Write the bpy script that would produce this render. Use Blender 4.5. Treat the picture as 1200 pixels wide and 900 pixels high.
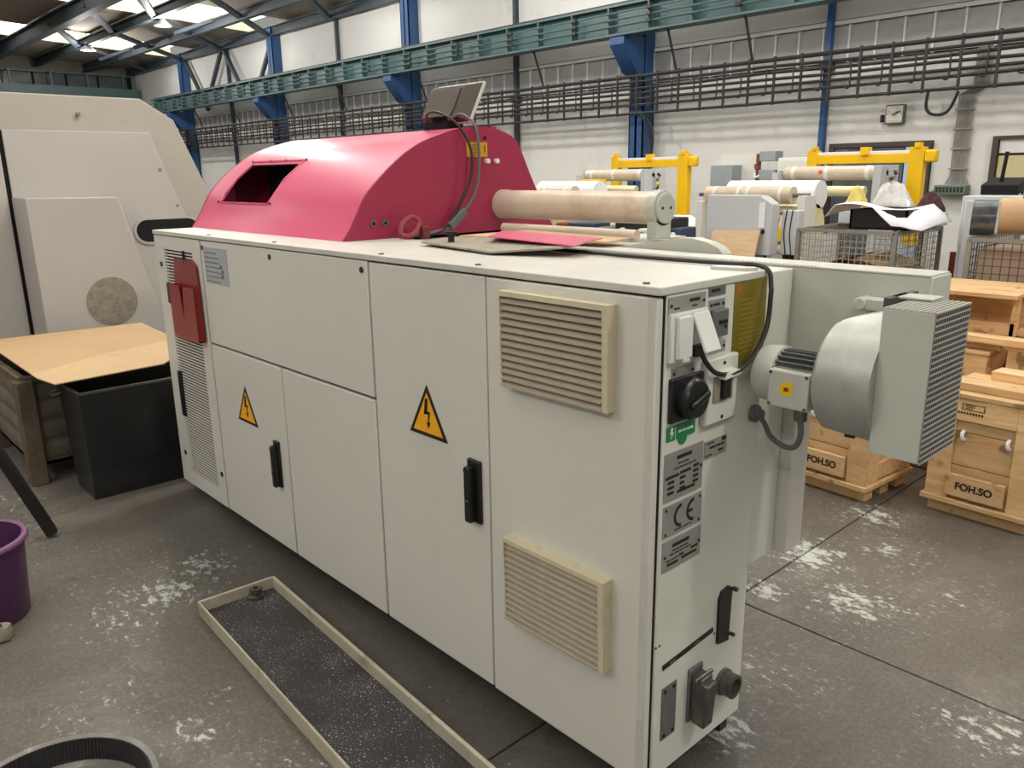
import bpy, bmesh, math, random
from mathutils import Vector, Matrix, Euler
random.seed(7)
for o in list(bpy.data.objects): bpy.data.objects.remove(o)
S = bpy.context.scene
COL = S.collection
R = math.radians

# ------------------------------------------------------------------ camera
cd = bpy.data.cameras.new('camera'); cam = bpy.data.objects.new('camera', cd); COL.objects.link(cam)
cam.location = (1.0912, -1.4641, 1.6613)
cam.rotation_euler = (1.3128, 0.0140, 0.8226)
cd.sensor_width = 36.0; cd.lens = 939.34 / 1200 * 36; cd.clip_start = 0.05; cd.clip_end = 200
S.camera = cam
# ------------------------------------------------------------------ world / light / exposure
w = bpy.data.worlds.new('world'); S.world = w; w.use_nodes = True
bg = w.node_tree.nodes['Background']; bg.inputs[0].default_value = (1.0, 0.985, 0.95, 1); bg.inputs[1].default_value = 0.31
SKYLIGHT_STRENGTH = 2.7
LAMP_WATTS = 205.0
S.view_settings.view_transform = 'Standard'; S.view_settings.look = 'None'
S.view_settings.exposure = 0.0; S.view_settings.gamma = 1.0; S.view_settings.use_curve_mapping = False

# ------------------------------------------------------------------ materials
def lin(c):
    return tuple((x / 12.92 if x <= 0.04045 else ((x + 0.055) / 1.055) ** 2.4) for x in [v / 255 for v in c])
class NT:
    def __init__(s, m): s.m = m; s.t = m.node_tree; s.n = s.t.nodes; s.l = s.t.links; s.b = s.n['Principled BSDF']
    def new(s, k, **kw):
        n = s.n.new(k)
        for a, v in kw.items(): setattr(n, a, v)
        return n
    def link(s, a, b): s.l.new(a, b)
    def math(s, op, a, b=None):
        n = s.new('ShaderNodeMath', operation=op)
        for i, v in enumerate((a, b)):
            if v is None: continue
            if isinstance(v, (int, float)): n.inputs[i].default_value = v
            else: s.link(v, n.inputs[i])
        return n.outputs[0]
    def noise(s, scale, detail=4, rough=0.55, vec=None, dist=0.0):
        n = s.new('ShaderNodeTexNoise'); n.inputs['Scale'].default_value = scale; n.inputs['Detail'].default_value = detail
        n.inputs['Roughness'].default_value = rough; n.inputs['Distortion'].default_value = dist
        s.link(vec if vec is not None else s.coord(), n.inputs['Vector']); return n.outputs[0]
    def coord(s, k='Object'):
        if not hasattr(s, 'tc'): s.tc = s.new('ShaderNodeTexCoord')
        return s.tc.outputs[k]
    def geo(s):
        if not hasattr(s, 'g'): s.g = s.new('ShaderNodeNewGeometry')
        return s.g.outputs['Position']
    def scaled(s, vec, sc, rot=(0, 0, 0)):
        n = s.new('ShaderNodeMapping'); n.inputs['Scale'].default_value = sc; n.inputs['Rotation'].default_value = rot
        s.link(vec, n.inputs['Vector']); return n.outputs[0]
    def ramp(s, f, p0, p1):
        n = s.new('ShaderNodeMapRange'); n.inputs[1].default_value = p0; n.inputs[2].default_value = p1; s.link(f, n.inputs[0]); return n.outputs[0]
    def mix(s, f, a, b):
        n = s.new('ShaderNodeMix', data_type='RGBA')
        if isinstance(f, (int, float)): n.inputs[0].default_value = f
        else: s.link(f, n.inputs[0])
        for i, v in ((6, a), (7, b)):
            if isinstance(v, tuple): n.inputs[i].default_value = (*v, 1) if len(v) == 3 else v
            else: s.link(v, n.inputs[i])
        return n.outputs[2]
    def bump(s, h, strength=0.2, dist=0.01):
        n = s.new('ShaderNodeBump'); n.inputs['Strength'].default_value = strength; n.inputs['Distance'].default_value = dist
        s.link(h, n.inputs['Height']); s.link(n.outputs[0], s.b.inputs['Normal'])
def M(name, rgb, rough=0.5, metal=0.0, var=0.06, scale=3.0, bump=0.0, bscale=60, dirt=None, damt=0.0, dscale=6, spec=None, coat=0):
    m = bpy.data.materials.new(name); m.use_nodes = True; t = NT(m)
    c = lin(rgb)
    f = t.noise(scale, 5)
    a = tuple(x * (1 - var) for x in c); b = tuple(min(1, x * (1 + var)) for x in c)
    col = t.mix(t.ramp(f, 0.3, 0.7), a, b)
    if dirt:
        d = t.noise(dscale, 8, 0.7, dist=0.4)
        col = t.mix(t.math('MULTIPLY', t.ramp(d, 0.55, 0.68), damt), col, lin(dirt))
    t.link(col, t.b.inputs['Base Color'])
    t.b.inputs['Roughness'].default_value = rough; t.b.inputs['Metallic'].default_value = metal
    if spec is not None: t.b.inputs['Specular IOR Level'].default_value = spec
    if coat: t.b.inputs['Coat Weight'].default_value = coat; t.b.inputs['Coat Roughness'].default_value = 0.15
    if bump: t.bump(t.noise(bscale, 3), bump)
    return m
def emit(name, rgb, k):
    m = bpy.data.materials.new(name); m.use_nodes = True; t = NT(m)
    t.b.inputs['Base Color'].default_value = (*lin(rgb), 1)
    t.b.inputs['Emission Color'].default_value = (*lin(rgb), 1); t.b.inputs['Emission Strength'].default_value = k
    return m
def wood(name, rgb, dark, rough=0.7):
    m = bpy.data.materials.new(name); m.use_nodes = True; t = NT(m)
    oi = t.new('ShaderNodeObjectInfo')
    add = t.new('ShaderNodeVectorMath', operation='ADD'); t.link(t.coord(), add.inputs[0]); t.link(oi.outputs['Random'], add.inputs[1])
    v = t.scaled(add.outputs[0], (2.0, 14.0, 14.0))
    g = t.noise(1.6, 6, 0.6, v, 1.2)
    col = t.mix(t.ramp(g, 0.35, 0.72), lin(rgb), lin(dark))
    k = t.noise(9, 2, 0.5, add.outputs[0]); col = t.mix(t.math('MULTIPLY', t.ramp(k, 0.66, 0.72), 0.6), col, lin((96, 62, 34)))
    hs = t.new('ShaderNodeHueSaturation'); t.link(col, hs.inputs['Color']); t.link(t.math('ADD', t.math('MULTIPLY', oi.outputs['Random'], 0.35), 0.82), hs.inputs['Value'])
    t.link(hs.outputs[0], t.b.inputs['Base Color']); t.b.inputs['Roughness'].default_value = rough; t.bump(g, 0.15, 0.004)
    return m

MAT = {}
MAT['cab'] = M('cabinet_light_grey_enamel', (211, 208, 198), 0.4, var=0.03, scale=1.5, bump=0.03, bscale=180, dirt=(180, 174, 160), damt=0.12, dscale=2.5)
MAT['cabtop'] = M('cabinet_top_dusty_enamel', (200, 197, 188), 0.45, var=0.06, scale=6, dirt=(176, 171, 160), damt=0.5, dscale=9)
MAT['cabend'] = M('cabinet_end_enamel', (212, 213, 202), 0.34, var=0.03, scale=2, dirt=(170, 164, 148), damt=0.14, dscale=3)
MAT['cabgrey'] = M('panel_grey_enamel', (190, 192, 180), 0.4, var=0.03, scale=2)
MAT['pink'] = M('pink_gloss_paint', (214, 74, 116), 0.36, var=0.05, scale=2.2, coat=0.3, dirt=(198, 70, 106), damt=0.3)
MAT['pinkend'] = M('pink_shaded_paint', (154, 39, 72), 0.42, var=0.05, scale=3, dirt=(150, 28, 60), damt=0.25, dscale=4)  # hood pink darkened to paint in the shade on its end faces
MAT['black'] = M('black_plastic', (22, 22, 23), 0.38, var=0.15, scale=20)
MAT['rubber'] = M('black_rubber_cable', (30, 29, 28), 0.5, var=0.1)
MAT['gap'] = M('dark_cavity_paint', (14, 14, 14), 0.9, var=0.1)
MAT['beige'] = M('beige_filter_plastic', (204, 194, 164), 0.5, var=0.04, dirt=(160, 140, 110), damt=0.35, dscale=14)
MAT['slat'] = M('shaded_beige_slat', (172, 160, 140), 0.6, var=0.06, scale=10)  # beige darkened to paint in the shade from the slat above
MAT['beigein'] = M('dusty_filter_mat', (150, 138, 124), 0.9, var=0.1, scale=12)
MAT['yel'] = M('warning_yellow_print', (246, 172, 26), 0.45, var=0.02)
MAT['blk'] = M('black_print', (26, 22, 20), 0.5, var=0.05)
MAT['red'] = M('red_plastic', (134, 28, 24), 0.35, var=0.08, scale=5)
MAT['alu'] = M('brushed_plate', (168, 168, 164), 0.35, 0.55, var=0.05, scale=30)
MAT['paper'] = M('faded_printed_sheet', (168, 170, 174), 0.55, var=0.05, scale=40)
MAT['dgrey'] = M('dark_grey_plastic', (96, 98, 98), 0.45, var=0.06)
MAT['olive'] = M('olive_yellow_sticker', (120, 104, 20), 0.3, var=0.2, scale=8, dirt=(84, 74, 16), damt=0.6)
MAT['green'] = M('green_label', (10, 128, 70), 0.35, var=0.04)
MAT['white'] = M('white_plastic', (222, 222, 216), 0.4, var=0.03)
MAT['steel'] = M('worn_steel', (110, 108, 102), 0.38, 0.8, var=0.25, scale=9, dirt=(88, 62, 40), damt=0.4)
MAT['cast'] = M('cast_aluminium', (176, 176, 170), 0.45, 0.45, var=0.1, scale=18, bump=0.06, bscale=260, dirt=(140, 138, 132), damt=0.3, dscale=8)
MAT['motor'] = M('motor_grey_paint', (196, 196, 186), 0.4, var=0.04)
MAT['rollm'] = M('beige_roller_cover', (208, 192, 172), 0.42, var=0.10, scale=5, dirt=(168, 132, 112), damt=0.45, dscale=4)
MAT['card'] = M('corrugated_cardboard', (196, 164, 124), 0.85, var=0.06, scale=3, dirt=(190, 150, 104), damt=0.5, dscale=3, bump=0.1, bscale=30)
MAT['tube'] = M('cardboard_tube', (196, 162, 122), 0.75, var=0.1, scale=4, dirt=(160, 124, 88), damt=0.4)
MAT['wood'] = wood('pine_crate_wood', (224, 190, 142), (196, 150, 100))
MAT['ply'] = wood('plywood', (218, 190, 152), (196, 164, 126))
MAT['bluebin'] = M('black_painted_sheet_steel', (34, 35, 36), 0.35, var=0.2, scale=3, dirt=(62, 62, 62), damt=0.3)
MAT['rust'] = M('rusty_painted_steel', (104, 98, 84), 0.75, 0.1, var=0.2, scale=7, dirt=(92, 54, 30), damt=0.95, dscale=5, bump=0.3, bscale=40)
MAT['rust2'] = M('brown_rusted_post', (92, 78, 62), 0.75, 0.1, var=0.25, scale=9, dirt=(74, 46, 28), damt=0.95, dscale=8, bump=0.3, bscale=50)
MAT['purple'] = M('purple_plastic', (74, 36, 76), 0.4, var=0.1, scale=4, dirt=(120, 90, 120), damt=0.25)
MAT['trayrim'] = M('cream_tray_enamel', (178, 170, 150), 0.55, var=0.08, scale=8, dirt=(96, 80, 62), damt=0.6, dscale=9)
MAT['bm'] = M('old_beige_machine_enamel', (184, 180, 175), 0.5, var=0.03, scale=1.2, dirt=(180, 172, 160), damt=0.3, dscale=2.2)
MAT['bm2'] = M('old_beige_machine_dusty', (178, 171, 160), 0.6, var=0.04, scale=2, dirt=(168, 156, 136), damt=0.3, dscale=4)
MAT['felt'] = M('dirty_felt_disc', (140, 132, 118), 0.95, var=0.2, scale=18, dirt=(96, 86, 74), damt=0.8, dscale=24)
MAT['wallw'] = M('white_wall_plaster', (220, 219, 215), 0.8, var=0.03, scale=0.6, dirt=(190, 187, 180), damt=0.4, dscale=1.4)
MAT['wallp'] = M('grey_white_wall_panel', (206, 206, 204), 0.75, var=0.03, scale=0.5, dirt=(176, 174, 170), damt=0.35, dscale=1.2)
MAT['glassband'] = M('dirty_profiled_glass', (150, 150, 148), 0.5, var=0.15, scale=3, dirt=(104, 104, 102), damt=0.6, dscale=4)
MAT['bluest'] = M('blue_column_paint', (36, 76, 124), 0.5, var=0.1, scale=3, dirt=(30, 60, 100), damt=0.4)
MAT['teal'] = M('teal_crane_paint', (70, 96, 98), 0.5, var=0.1, scale=3, dirt=(56, 76, 78), damt=0.4)
MAT['roofst'] = M('roof_steel_blue_grey', (54, 64, 73), 0.55, 0.2, var=0.15, scale=4)
MAT['deck'] = M('brown_grey_roof_deck', (150, 141, 130), 0.85, var=0.08, scale=1.0)
MAT['cream'] = M('cream_skylight_curb', (232, 226, 200), 0.7, var=0.04)
MAT['pipe'] = M('dark_wall_pipe', (42, 38, 37), 0.55, 0.1, var=0.2, scale=5, dirt=(70, 62, 58), damt=0.3)
MAT['yelp'] = M('yellow_machine_paint', (246, 196, 8), 0.4, var=0.04)
MAT['wrap'] = M('wrapped_film_roll', (200, 186, 166), 0.35, var=0.08, scale=12)
MAT['creamroll'] = M('cream_film_roll', (226, 214, 172), 0.4, var=0.05)
MAT['lgrey'] = M('light_grey_machine_paint', (196, 200, 202), 0.45, var=0.03)
MAT['mgrey'] = M('mid_grey_box_paint', (150, 158, 162), 0.5, var=0.05)
MAT['cagem'] = M('galvanised_cage_steel', (146, 142, 134), 0.5, 0.3, var=0.12, scale=8)
MAT['cagew'] = M('grey_cage_wire', (176, 172, 164), 0.5, 0.2, var=0.1)
MAT['cagewd'] = M('dark_cage_wire', (84, 76, 70), 0.6, 0.2, var=0.1)
MAT['brownb'] = M('brown_board', (128, 62, 40), 0.6, var=0.1)
MAT['plastic'] = M('crumpled_clear_sheet', (206, 204, 202), 0.25, var=0.08, scale=6, bump=0.5, bscale=20)
MAT['whitesh'] = M('white_paper_sheet', (236, 236, 240), 0.6, var=0.02)
MAT['darkred'] = M('dark_maroon_fabric', (70, 36, 36), 0.8, var=0.2)
MAT['doorbl'] = M('pale_blue_door_leaf', (176, 192, 214), 0.5, var=0.03)
MAT['doorfr'] = M('dark_door_frame', (64, 56, 52), 0.6, var=0.1)
MAT['shutter'] = M('yellow_cream_shutter', (200, 190, 146), 0.6, var=0.04)
MAT['greenbox'] = M('green_grey_box', (106, 124, 112), 0.55, var=0.1)
MAT['monitor'] = M('brown_grey_monitor_shell', (80, 72, 63), 0.5, var=0.06)
MAT['bezel'] = M('pale_monitor_bezel', (200, 200, 194), 0.4, var=0.04)
MAT['navy'] = M('navy_plastic', (50, 62, 92), 0.5, var=0.1)
MAT['skyl'] = emit('skylight_daylight', (250, 250, 246), SKYLIGHT_STRENGTH)
MAT['bulb'] = emit('lamp_glow', (255, 248, 235), 30)
MAT['galglass'] = M('dark_gallery_glass', (86, 92, 96), 0.15, var=0.3, scale=0.8, dirt=(150, 156, 160), damt=0.5, dscale=1.0)
MAT['clockf'] = M('clock_face', (214, 210, 198), 0.6, var=0.03)

def floor_mat():
    m = bpy.data.materials.new('worn_painted_concrete'); m.use_nodes = True; t = NT(m); pos = t.geo()
    big = t.noise(0.9, 6, 0.6, pos); mid = t.noise(6, 7, 0.65, pos, 0.6); fine = t.noise(70, 4, 0.6, pos)
    col = t.mix(t.ramp(big, 0.32, 0.7), lin((84, 79, 72)), lin((108, 101, 92)))
    col = t.mix(t.math('MULTIPLY', t.ramp(mid, 0.45, 0.75), 0.5), col, lin((78, 76, 69)))
    col = t.mix(t.math('MULTIPLY', t.ramp(fine, 0.45, 0.75), 0.55), col, lin((134, 126, 114)))
    grit = t.noise(180, 3, 0.7, pos); col = t.mix(t.math('MULTIPLY', t.ramp(grit, 0.5, 0.7), 0.35), col, lin((66, 61, 55)))
    blot = t.noise(2.6, 8, 0.7, pos, 0.8); col = t.mix(t.math('MULTIPLY', t.ramp(blot, 0.52, 0.66), 0.4), col, lin((132, 127, 118)))
    scr = t.noise(1.0, 8, 0.75, t.scaled(pos, (26, 5, 10), (0, 0, 0.12)), 0.5)
    col = t.mix(t.math('MULTIPLY', t.ramp(scr, 0.56, 0.70), 0.4), col, lin((140, 136, 127)))
    # flaking white paint, gathered in worn patches
    blobs = [(-.09, 1.45, .38, 1), (-.4, 1.72, .3, 1.25), (.54, .99, .26, 1.1), (-.06, .42, .2, 1.25), (-.38, 1.28, .18, 1.2), (-.2, 1.95, .3, .8), (-2.23, -.28, .3, 1.0), (-2.1, -.5, .3, 1.0), (-1.98, -.72, .26, .7), (-2.3, -.45, .45, .55), (-1.5, -.85, .3, .5), (-.75, -.65, .35, .6), (-1.14, -.76, .16, .9), (.22, 1.82, .25, .6), (-.1, .8, .3, .6), (-1.3, -.62, .1, .7), (-3.2, -.8, .3, .5), (-.4, 2.3, .3, .9), (-.45, -.75, .3, .6), (-3.7, -.75, .3, .7)]
    acc = None
    for x, y, r, k in blobs:
        d = t.new('ShaderNodeVectorMath', operation='DISTANCE'); t.link(pos, d.inputs[0]); d.inputs[1].default_value = (x, y, 0)
        g = t.math('MULTIPLY', t.math('MAXIMUM', t.math('SUBTRACT', 1.0, t.math('DIVIDE', d.outputs['Value'], r)), 0.0), k)
        acc = g if acc is None else t.math('MAXIMUM', acc, g)
    streak = t.noise(1.0, 10, 0.76, t.scaled(pos, (15, 24, 9), (0, 0, 0.25)), 0.2)
    low = t.noise(1.7, 4, 0.6, pos)
    thr = t.math('SUBTRACT', t.math('SUBTRACT', 0.70, t.math('MULTIPLY', acc, 0.22)), t.math('MULTIPLY', t.ramp(low, 0.42, 0.7), 0.085))
    mask = t.ramp(t.math('SUBTRACT', streak, thr), 0.0, 0.05)
    col = t.mix(t.math('MULTIPLY', mask, 0.8), col, lin((206, 210, 203)))
    wear = t.noise(1.0, 10, 0.8, t.scaled(pos, (30, 38, 20)), 0.3)
    col = t.mix(t.math('MULTIPLY', t.math('MULTIPLY', t.ramp(wear, 0.56, 0.63), t.ramp(t.math('ADD', low, t.math('MULTIPLY', acc, 0.8)), 0.46, 0.66)), 0.6), col, lin((186, 188, 180)))
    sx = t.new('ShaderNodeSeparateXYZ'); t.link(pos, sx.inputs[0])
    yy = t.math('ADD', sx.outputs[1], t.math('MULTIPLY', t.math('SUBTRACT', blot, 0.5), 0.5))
    oil_shade = t.math('MULTIPLY', t.ramp(yy, -0.62, -0.2), t.ramp(t.math('ADD', sx.outputs[0], t.math('MULTIPLY', t.math('SUBTRACT', blot, 0.5), 0.8)), 0.35, -0.1))  # dark strip along the cabinet: oil stain plus painted under-machine shade
    oil_shade = t.math('MULTIPLY', oil_shade, t.math('MULTIPLY', t.ramp(yy, 0.75, 0.5), t.ramp(sx.outputs[0], -3.1, -2.6)))
    col = t.mix(t.math('MULTIPLY', oil_shade, 0.55), col, lin((34, 31, 27)))
    dots = t.noise(38, 2, 0.5, pos); col = t.mix(t.math('MULTIPLY', t.ramp(dots, 0.74, 0.77), 0.7), col, lin((190, 186, 176)))
    spots = t.noise(13, 3, 0.5, pos); col = t.mix(t.math('MULTIPLY', t.ramp(spots, 0.69, 0.74), 0.6), col, lin((62, 56, 50)))
    t.link(col, t.b.inputs['Base Color'])
    t.link(t.math('ADD', t.math('MULTIPLY', big, 0.3), 0.36), t.b.inputs['Roughness'])
    t.bump(t.math('ADD', t.math('MULTIPLY', mask, 0.4), t.math('MULTIPLY', mid, 0.6)), 0.25, 0.006)
    return m
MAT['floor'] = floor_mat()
MAT['joint'] = M('dirty_joint', (58, 52, 46), 0.9, var=0.2)
def oil_mat():
    m = bpy.data.materials.new('black_oil_and_swarf'); m.use_nodes = True; t = NT(m); pos = t.geo()
    f = t.noise(150, 3, 0.6, pos); b = t.noise(5, 4, 0.6, pos)
    col = t.mix(t.ramp(b, 0.35, 0.7), lin((38, 36, 36)), lin((56, 54, 54)))
    sp = t.ramp(t.math('ADD', f, t.math('MULTIPLY', t.math('SUBTRACT', b, 0.5), 0.25)), 0.62, 0.66)
    col = t.mix(sp, col, lin((190, 190, 194)))
    t.link(col, t.b.inputs['Base Color']); t.b.inputs['Roughness'].default_value = 0.38
    t.bump(f, 0.6, 0.004)
    return m
MAT['oil_shade'] = oil_mat()

# ------------------------------------------------------------------ mesh helpers
ORG = {}
class MB:
    def __init__(s): s.v = []; s.f = []; s.mi = []; s.cur = 0
    def add(s, vs, fs):
        k = len(s.v); s.v += [Vector(v) for v in vs]
        for f in fs: s.f.append([i + k for i in f]); s.mi.append(s.cur)
        return s
    def m(s, i): s.cur = i; return s
    def box(s, a, b, rot=None, piv=None):
        x0, y0, z0 = a; x1, y1, z1 = b
        vs = [Vector(p) for p in ((x0, y0, z0), (x1, y0, z0), (x1, y1, z0), (x0, y1, z0), (x0, y0, z1), (x1, y0, z1), (x1, y1, z1), (x0, y1, z1))]
        if rot is not None:
            pv = Vector(piv) if piv is not None else (Vector(a) + Vector(b)) / 2
            rm = rot if isinstance(rot, Matrix) else Euler(rot).to_matrix()
            vs = [pv + rm @ (v - pv) for v in vs]
        return s.add(vs, [(0, 3, 2, 1), (4, 5, 6, 7), (0, 1, 5, 4), (1, 2, 6, 5), (2, 3, 7, 6), (3, 0, 4, 7)])
    def bar(s, p, q, wd, ht, up=(0, 0, 1)):
        p = Vector(p); q = Vector(q); d = (q - p).normalized(); u = Vector(up)
        if abs(d.dot(u)) > 0.98: u = Vector((1, 0, 0))
        sd = d.cross(u).normalized() * wd / 2; u = sd.cross(d).normalized() * ht / 2
        vs = [p - sd - u, p + sd - u, p + sd + u, p - sd + u, q - sd - u, q + sd - u, q + sd + u, q - sd + u]
        return s.add(vs, [(0, 1, 2, 3), (7, 6, 5, 4), (0, 4, 5, 1), (1, 5, 6, 2), (2, 6, 7, 3), (3, 7, 4, 0)])
    def tube(s, pts, r, n=8, caps=True, r2=None):
        pts = [Vector(p) for p in pts]; N = len(pts); rings = []
        prev = None
        for i, p in enumerate(pts):
            d = (pts[min(i + 1, N - 1)] - pts[max(i - 1, 0)]).normalized()
            if prev is None:
                a = Vector((0, 0, 1)) if abs(d.z) < 0.9 else Vector((1, 0, 0)); u = d.cross(a).normalized()
            else: u = (prev - d * prev.dot(d)).normalized()
            prev = u; v = d.cross(u)
            rr = r if r2 is None else r + (r2 - r) * i / (N - 1)
            rings.append([p + (u * math.cos(2 * math.pi * k / n) + v * math.sin(2 * math.pi * k / n)) * rr for k in range(n)])
        vs = [x for g in rings for x in g]; fs = []
        for i in range(N - 1):
            for k in range(n): fs.append((i * n + k, i * n + (k + 1) % n, (i + 1) * n + (k + 1) % n, (i + 1) * n + k))
        if caps: fs.append(tuple(range(n))[::-1]); fs.append(tuple((N - 1) * n + k for k in range(n)))
        return s.add(vs, fs)
    def cyl(s, p, q, r, n=24, r2=None): return s.tube([p, q], r, n, True, r2)
    def lathe(s, c, prof, n=32, axis='z'):
        c = Vector(c); vs = []; fs = []
        for r, h in prof:
            for k in range(n):
                a = 2 * math.pi * k / n; x, y = r * math.cos(a), r * math.sin(a)
                vs.append(c + (Vector((x, y, h)) if axis == 'z' else Vector((h, x, y)) if axis == 'x' else Vector((x, h, y))))
        for i in range(len(prof) - 1):
            for k in range(n): fs.append((i * n + k, i * n + (k + 1) % n, (i + 1) * n + (k + 1) % n, (i + 1) * n + k))
        return s.add(vs, fs)
    def prism(s, poly, axis, a, b):
        def P(u, v, h): return {'x': (h, u, v), 'y': (u, h, v), 'z': (u, v, h)}[axis]
        n = len(poly); vs = [P(u, v, a) for u, v in poly] + [P(u, v, b) for u, v in poly]
        fs = [tuple(range(n))[::-1], tuple(range(n, 2 * n))] + [(i, (i + 1) % n, n + (i + 1) % n, n + i) for i in range(n)]
        return s.add(vs, fs)
    def mesh(s, name, mats, org=(0, 0, 0), smooth=True, angle=35):
        me = bpy.data.meshes.new(name); o = Vector(org)
        me.from_pydata([v - o for v in s.v], [], s.f)
        if not isinstance(mats, (list, tuple)): mats = [mats]
        for x in mats: me.materials.append(MAT[x] if isinstance(x, str) else x)
        me.polygons.foreach_set('material_index', s.mi)
        bm = bmesh.new(); bm.from_mesh(me); bmesh.ops.recalc_face_normals(bm, faces=bm.faces); bm.to_mesh(me); bm.free()
        if smooth:
            me.polygons.foreach_set('use_smooth', [True] * len(me.polygons)); me.set_sharp_from_angle(angle=R(angle))
        me.update(); return me
    def build(s, name, mats, parent=None, bevel=0, smooth=True, kind=None, label=None, org=None, angle=35):
        o = Vector(org) if org is not None else (ORG[parent] if parent is not None else Vector((0, 0, 0)))
        if parent is None and org is None:
            xs = [v.x for v in s.v]; ys = [v.y for v in s.v]; zs = [v.z for v in s.v]
            o = Vector(((min(xs) + max(xs)) / 2, (min(ys) + max(ys)) / 2, min(zs)))
        ob = bpy.data.objects.new(name, s.mesh(name, mats, o, smooth, angle)); COL.objects.link(ob)
        if parent is not None: ob.parent = parent; ob.location = o - ORG[parent]
        else: ob.location = o
        ORG[ob] = o
        if bevel:
            b = ob.modifiers.new('bevel', 'BEVEL'); b.width = bevel; b.segments = 2; b.limit_method = 'ANGLE'; b.angle_limit = R(40)
        if kind: ob['kind'] = kind
        if label: ob['label'] = label
        return ob
def put(name, me, parent, loc, rot=None, label=None):
    ob = bpy.data.objects.new(name, me); COL.objects.link(ob); ob.parent = parent
    ob.location = Vector(loc) - ORG[parent]; ORG[ob] = Vector(loc)
    if rot is not None: ob.rotation_euler = rot
    return ob
def tag(o, label, cat, group=None):
    o['label'] = label; o['category'] = cat
    if group: o['group'] = group
    return o
def thing(name, loc, label, cat, group=None, rz=0):
    o = bpy.data.objects.new(name, None); COL.objects.link(o); o.location = loc; o.empty_display_size = 0.2
    ORG[o] = Vector(loc); tag(o, label, cat, group); return o
def struct(o): o['kind'] = 'structure'; return o
def box(name, a, b, mat, parent=None, bevel=0, **k): return MB().box(a, b).build(name, mat, parent, bevel, **k)
def spline(pts, n=8):
    pts = [Vector(p) for p in pts]; out = []
    for i in range(len(pts) - 1):
        p0, p1, p2, p3 = pts[max(i - 1, 0)], pts[i], pts[i + 1], pts[min(i + 2, len(pts) - 1)]
        for k in range(n):
            t = k / n
            out.append(0.5 * ((2 * p1) + (-p0 + p2) * t + (2 * p0 - 5 * p1 + 4 * p2 - p3) * t * t + (-p0 + 3 * p1 - 3 * p2 + p3) * t ** 3))
    out.append(pts[-1]); return out
def text_mesh(txt, size, ext=0.0006):
    cu = bpy.data.curves.new('lettering', 'FONT'); cu.body = txt; cu.size = size; cu.extrude = ext; cu.offset = 0.0016; cu.align_x = 'CENTER'; cu.align_y = 'CENTER'
    ob = bpy.data.objects.new('lettering', cu); COL.objects.link(ob)
    dg = bpy.context.evaluated_depsgraph_get(); me = bpy.data.meshes.new_from_object(ob.evaluated_get(dg))
    bpy.data.objects.remove(ob); return me

# ================================================================== SETTING
WALL = 9.3; XL = -30.2; XR = 7.0; YN = -9.0
def roof_z(y): return 5.38 + 0.05 * (WALL - y)
# floor slabs with recessed joints
fl = struct(box('floor', (XL, YN, -0.25), (XR, WALL, -0.012), 'joint'))
xs = [XL] + [x for x in (-29.1, -26.2, -23.3, -20.4, -17.5, -14.7, -11.8, -8.95, -6.1, -3.28, -0.43, 2.45, 5.3)] + [XR]
ys = [YN, -7.5, -4.6, -1.74, 1.13, 4.0, 6.9, WALL]
for i in range(len(xs) - 1):
    for j in range(len(ys) - 1):
        g = 0.0035
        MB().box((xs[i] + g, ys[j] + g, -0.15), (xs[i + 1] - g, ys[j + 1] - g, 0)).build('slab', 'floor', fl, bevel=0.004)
# back wall
wb = struct(MB().box((XL, WALL, 0), (XR, WALL + 0.3, 5.45)).build('wall_back', 'wallw'))
for k in range(12):
    x0 = -28.3 + 3.0 * k
    MB().box((x0 + 0.02, WALL - 0.05, 3.5), (x0 + 2.98, WALL + 0.01, 5.33)).build('panel', 'wallp', wb, bevel=0.006)
MB().box((XL, WALL - 0.06, 3.44), (XR, WALL, 3.49)).build('ledge', 'wallp', wb)
wn = struct(MB().box((XL, WALL - 0.02, 2.98), (XR, WALL + 0.02, 3.43)).build('window_1', 'gap'))
pm = MB().box((-0.16, -0.03, 0), (0.16, 0.0, 0.43)).mesh('pane', 'glassband')
mm = MB().box((-0.012, -0.05, 0), (0.012, 0.0, 0.45)).mesh('mullion', 'wallp')
k = 0
x = -27.0
while x < 1.5:
    put('pane', pm, wn, (x, WALL - 0.02, 2.99)); put('mullion', mm, wn, (x + 0.172, WALL - 0.02, 2.98)); x += 0.345
struct(MB().box((XL, WALL - 0.015, 0), (XR, WALL + 0.001, 0.12)).build('baseboard_back', 'mgrey'))
# end wall with gallery
wl = struct(MB().box((XL - 0.3, YN, 0), (XL, WALL + 0.3, 7)).build('wall_left', M('dim_end_wall', (104, 99, 92), 0.85)))
gal = thing('gallery_girder', (XL + 0.5, 4.0, 4.1), 'teal girder walkway with railing along the far end wall', 'gallery')
MB().box((XL + 0.3, -6, 4.15), (XL + 0.8, 9.2, 4.62)).build('girder', 'teal', gal)
MB().box((XL + 0.3, -6, 5.06), (XL + 0.36, 9.2, 5.1)).build('handrail', 'teal', gal)
rp = MB().box((-0.03, -0.03, 0), (0.03, 0.03, 0.48)).mesh('rail_post', 'teal')
for y in [9.05, 8.75, 7.6, 6.5, 5.3, 4.1, 2.9, 1.7]: put('rail_post', rp, gal, (XL + 0.6, y, 4.6))
w2 = struct(MB().box((XL - 0.02, -6, 4.2), (XL + 0.02, 9.2, 5.12)).build('window_2', 'gap'))
gp = MB().box((0, -0.46, 0), (0.04, 0.46, 0.85)).mesh('pane', 'galglass')
for k2 in range(14): put('pane', gp, w2, (XL + 0.01, 8.6 - k2 * 1.0, 4.24))
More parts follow.
